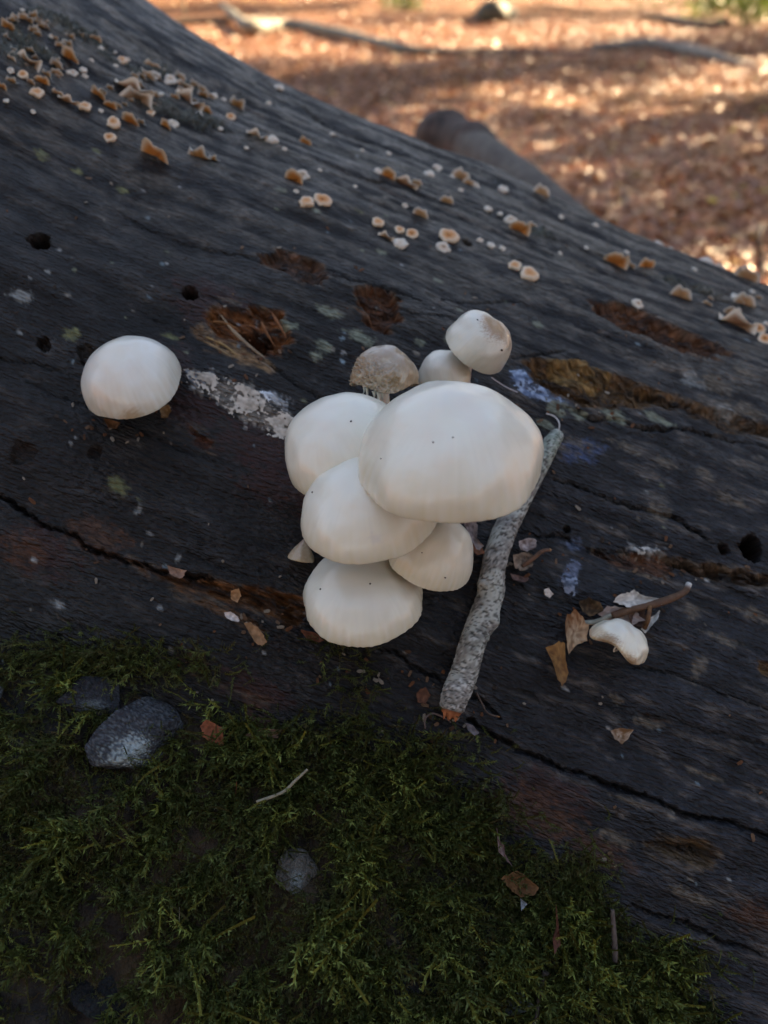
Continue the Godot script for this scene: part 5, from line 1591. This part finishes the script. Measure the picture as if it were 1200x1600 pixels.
# label, x, z, trunk radius, height, [crown height, radius, half height, sprays], autumn colours, seed
var wood_trees := [
	["broad leafy beech to the right of the log, shading it", 6.1, -6.4, 0.30, 8.5, [4.8, 1.7, 1.4, 800], true, 41],
	["leafy beech at the right of the clearing", 9.6, -12.6, 0.26, 8.5, [5.6, 2.3, 1.5, 200], true, 42],
	["tall beech right of the clearing with a thin crown", 12.4, -17.6, 0.34, 11.0, [6.2, 2.4, 1.4, 170], true, 43],
	["beech beyond the clearing's right side, sparse crown", 14.0, -24.5, 0.30, 11.0, [6.5, 2.6, 1.6, 300], true, 44],
	["thick beech far to the right of the clearing", 19.0, -30.0, 0.36, 12.0, [7.5, 3.0, 2.0, 300], true, 45],
	["dense young beech beside the broad one, right of the log", 9.2, -4.4, 0.22, 8.0, [5.2, 2.5, 1.9, 900], true, 50],
	["low young beech right of the photographer, dense to the ground", 7.2, -2.4, 0.16, 5.0, [3.5, 2.0, 1.6, 700], true, 55],
	["low young beech right of the log, dense to the ground", 5.0, -3.3, 0.15, 4.6, [3.2, 1.5, 1.4, 600], true, 56],
	["slim beech far back on the left", -12.0, -42.0, 0.22, 13.0, [8.0, 4.2, 2.4, 500], true, 46],
	["slim beech far back in the middle", -2.5, -47.0, 0.26, 13.0, [8.0, 4.2, 2.4, 500], true, 47],
	["slim beech far back, right of the middle", 7.0, -44.0, 0.24, 13.0, [8.0, 4.2, 2.4, 500], true, 48],
	["slim beech far back on the right", 16.5, -40.0, 0.24, 13.0, [8.0, 4.2, 2.4, 500], true, 49],
	["bushy beech behind the photographer's left shoulder", -2.6, 3.6, 0.22, 6.0, [2.9, 2.0, 1.8, 600], true, 51],
	["bushy beech behind the photographer", 1.4, 4.2, 0.24, 6.5, [3.0, 2.2, 1.9, 600], true, 52],
]

func shrub(label: String, px: float, py: float, w: float, h: float, n: int, seed_: int) -> void:
	rng.seed = seed_
	var base := floor_px(px, py, 0.0)
	var t := thing("green_shrub", label, "shrub", base, "green shrubs at the clearing's edge")
	for k in 5:
		var a := TAU * k / 5.0
		put("stem", tube([Vector3.ZERO, Vector3(cos(a) * w * 0.2, h * 0.5, sin(a) * w * 0.2), Vector3(cos(a) * w * 0.4, h * 0.9, sin(a) * w * 0.4)], [0.02, 0.014, 0.006], 6, 8), M.twig, t)
	var mm := MultiMesh.new()
	mm.transform_format = MultiMesh.TRANSFORM_3D
	mm.use_colors = true
	mm.mesh = clumps[seed_ % 3]
	mm.instance_count = n
	for i in n:
		var d := Vector3(rng.randfn(0, 0.4) * w, h * (0.15 + 0.85 * rng.randf()), rng.randfn(0, 0.4) * w)
		mm.set_instance_transform(i, Transform3D(Basis(Vector3.UP, rng.randf() * TAU), d))
		mm.set_instance_color(i, [Color(0.08, 0.13, 0.02), Color(0.14, 0.20, 0.03), Color(0.20, 0.24, 0.04)][rng.randi() % 3])
	var o := MultiMeshInstance3D.new()
	o.name = "foliage"
	o.set_meta("kind", "stuff")
	o.multimesh = mm
	o.material_override = M.foliage
	t.add_child(o)

# ------------------------------------------------------------------ materials
func noise(seed_: int, freq: float, oct := 4, kind := FastNoiseLite.TYPE_SIMPLEX_SMOOTH) -> FastNoiseLite:
	var n := FastNoiseLite.new()
	n.seed = seed_
	n.frequency = freq
	n.noise_type = kind
	n.fractal_type = FastNoiseLite.FRACTAL_FBM
	n.fractal_octaves = oct
	return n

func noise_tex(seed_: int, freq: float, oct: int, size: int, lo: float, hi: float) -> NoiseTexture2D:
	var t := NoiseTexture2D.new()
	t.width = size
	t.height = size
	t.seamless = true
	t.noise = noise(seed_, freq, oct)
	var g := Gradient.new()
	g.set_color(0, Color(lo, lo, lo))
	g.set_color(1, Color(hi, hi, hi))
	t.color_ramp = g
	return t

func mat(called: String, c: Color, rough: float, spec := 0.5) -> StandardMaterial3D:
	var m := StandardMaterial3D.new()
	m.resource_name = called
	m.albedo_color = c
	m.roughness = rough
	m.metallic_specular = spec
	m.vertex_color_use_as_albedo = true
	return m

func build_materials() -> void:
	n_lump = noise(3, 1.0, 2)
	n_fine = noise(8, 1.0, 3)
	n_soft = noise(21, 0.1, 2)
	n_cell = noise(5, 1.0, 1, FastNoiseLite.TYPE_CELLULAR)
	n_cell.fractal_type = FastNoiseLite.FRACTAL_NONE
	n_cell.cellular_return_type = FastNoiseLite.RETURN_DISTANCE
	var w := mat("wet_black_wood", Color.WHITE, 1.0, 0.42)
	w.albedo_texture = noise_tex(1, 0.03, 6, 2048, 0.42, 1.0)
	w.roughness_texture = noise_tex(2, 0.012, 4, 512, 0.30, 0.80)
	w.heightmap_enabled = true
	w.heightmap_texture = noise_tex(4, 0.035, 6, 2048, 0.0, 1.0)
	w.heightmap_scale = 0.21
	M.wood = w
	M.film = mat("fungal_film", Color.WHITE, 0.8, 0.3)
	M.plain = mat("end_grain", Color.WHITE, 0.8)
	M.matte = mat("bark_and_scraps", Color.WHITE, 0.72, 0.4)
	M.matte.heightmap_enabled = true
	M.matte.heightmap_texture = noise_tex(9, 0.05, 5, 512, 0.0, 1.0)
	M.matte.heightmap_scale = 0.05
	M.matte.uv1_triplanar = true
	M.matte.uv1_scale = Vector3.ONE * 14.0
	M.twig = mat("stems", Color(0.3, 0.25, 0.2), 0.8)
	M.silk = mat("silk", Color(0.75, 0.75, 0.78), 0.4)
	M.dirt = mat("dirt", Color(0.2, 0.15, 0.1), 0.8)
	M.soil = mat("soil", Color.WHITE, 0.95, 0.2)
	M.stone = mat("stone", Color.WHITE, 0.85, 0.3)
	M.stone.heightmap_enabled = true
	M.stone.heightmap_texture = noise_tex(6, 0.05, 5, 512, 0.0, 1.0)
	M.stone.heightmap_scale = 0.22
	M.stone.uv1_triplanar = true
	M.stone.uv1_scale = Vector3.ONE * 16.0
	var c := mat("mushroom_cap", Color.WHITE, 0.36, 0.5)
	c.subsurf_scatter_enabled = true
	c.subsurf_scatter_strength = 0.04
	c.clearcoat_enabled = true
	c.clearcoat = 0.6
	c.clearcoat_roughness = 0.2
	M.cap = c
	M.flesh = mat("mushroom_flesh", Color.WHITE, 0.5)
	M.flesh.subsurf_scatter_enabled = true
	M.flesh.subsurf_scatter_strength = 0.2
	M.fungus = mat("bracket_fungus", Color.WHITE, 0.7, 0.4)
	M.fungus.subsurf_scatter_enabled = true
	M.fungus.subsurf_scatter_strength = 0.05
	M.moss = mat("moss", Color.WHITE, 0.55, 0.4)
	M.moss.backlight_enabled = true
	M.moss.backlight = Color(0.5, 0.55, 0.25)
	M.leaf = mat("fallen_leaf", Color.WHITE, 0.42, 0.6)
	M.leaf.backlight_enabled = true
	M.leaf.backlight = Color(0.35, 0.3, 0.25)
	M.foliage = mat("tree_leaves", Color.WHITE, 0.5, 0.5)
	M.foliage.backlight_enabled = true
	M.foliage.backlight = Color(0.6, 0.65, 0.4)

func _ready() -> void:
	# camera: a phone held upright, looking 34 degrees down
	var cam := Camera3D.new()
	cam.name = "camera"
	add_child(cam)
	cam.transform = Transform3D(eb, eye)
	var lens := CameraAttributesPhysical.new()
	lens.frustum_focal_length = 35.0 / (2.0 * tan(deg_to_rad(33.0)))
	lens.frustum_focus_distance = 0.305
	lens.frustum_near = 0.02
	lens.frustum_far = 400.0
	lens.exposure_aperture = 7.0
	cam.attributes = lens
	cam.fov = 66.0
	cam.near = 0.02
	cam.far = 400.0
	cam.current = true
	# sky and sun
	var env := Environment.new()
	env.background_mode = Environment.BG_SKY
	env.tonemap_mode = Environment.TONE_MAPPER_LINEAR
	env.tonemap_exposure = 9.6
	env.sdfgi_enabled = true
	env.ssao_enabled = true
	env.ssil_enabled = true
	var sky := Sky.new()
	var sm := ProceduralSkyMaterial.new()
	sm.sky_top_color = Color(0.62, 0.70, 0.84)
	sm.sky_horizon_color = Color(0.92, 0.925, 0.93)
	sm.sky_energy_multiplier = 0.44
	sm.sky_curve = 0.25
	sm.ground_bottom_color = Color(0.2, 0.14, 0.1)
	sm.ground_horizon_color = Color(0.5, 0.45, 0.4)
	sky.sky_material = sm
	env.sky = sky
	var we := WorldEnvironment.new()
	we.name = "surroundings"
	we.environment = env
	add_child(we)
	var sun := DirectionalLight3D.new()
	sun.name = "sun"
	sun.light_color = Color(1.0, 0.88, 0.70)
	sun.light_energy = 1.6
	sun.light_angular_distance = 0.5
	sun.shadow_enabled = true
	var sd := Vector3(0.62, 0.42, -0.66).normalized()     # towards the sun
	sun.basis = Basis.looking_at(-sd, Vector3.UP)
	add_child(sun)
	build_materials()
	make_log_frame()
	build_ground()
	build_trees()
	build_log()
	build_bank()
	build_mushrooms()
	build_stick()
	build_brackets()
	build_scraps()
	build_moss()
	build_litter()
	build_floor_things()
	shrub("bright green shrub at the upper right edge of the clearing", 1110, 26, 1.6, 1.3, 90, 61)
	shrub("low green shrub by the dark trunk in the upper right corner", 1165, 38, 1.3, 0.9, 80, 62)
	shrub("small green plant at the top edge, beyond the pale branch", 630, 16, 0.8, 0.5, 20, 63)
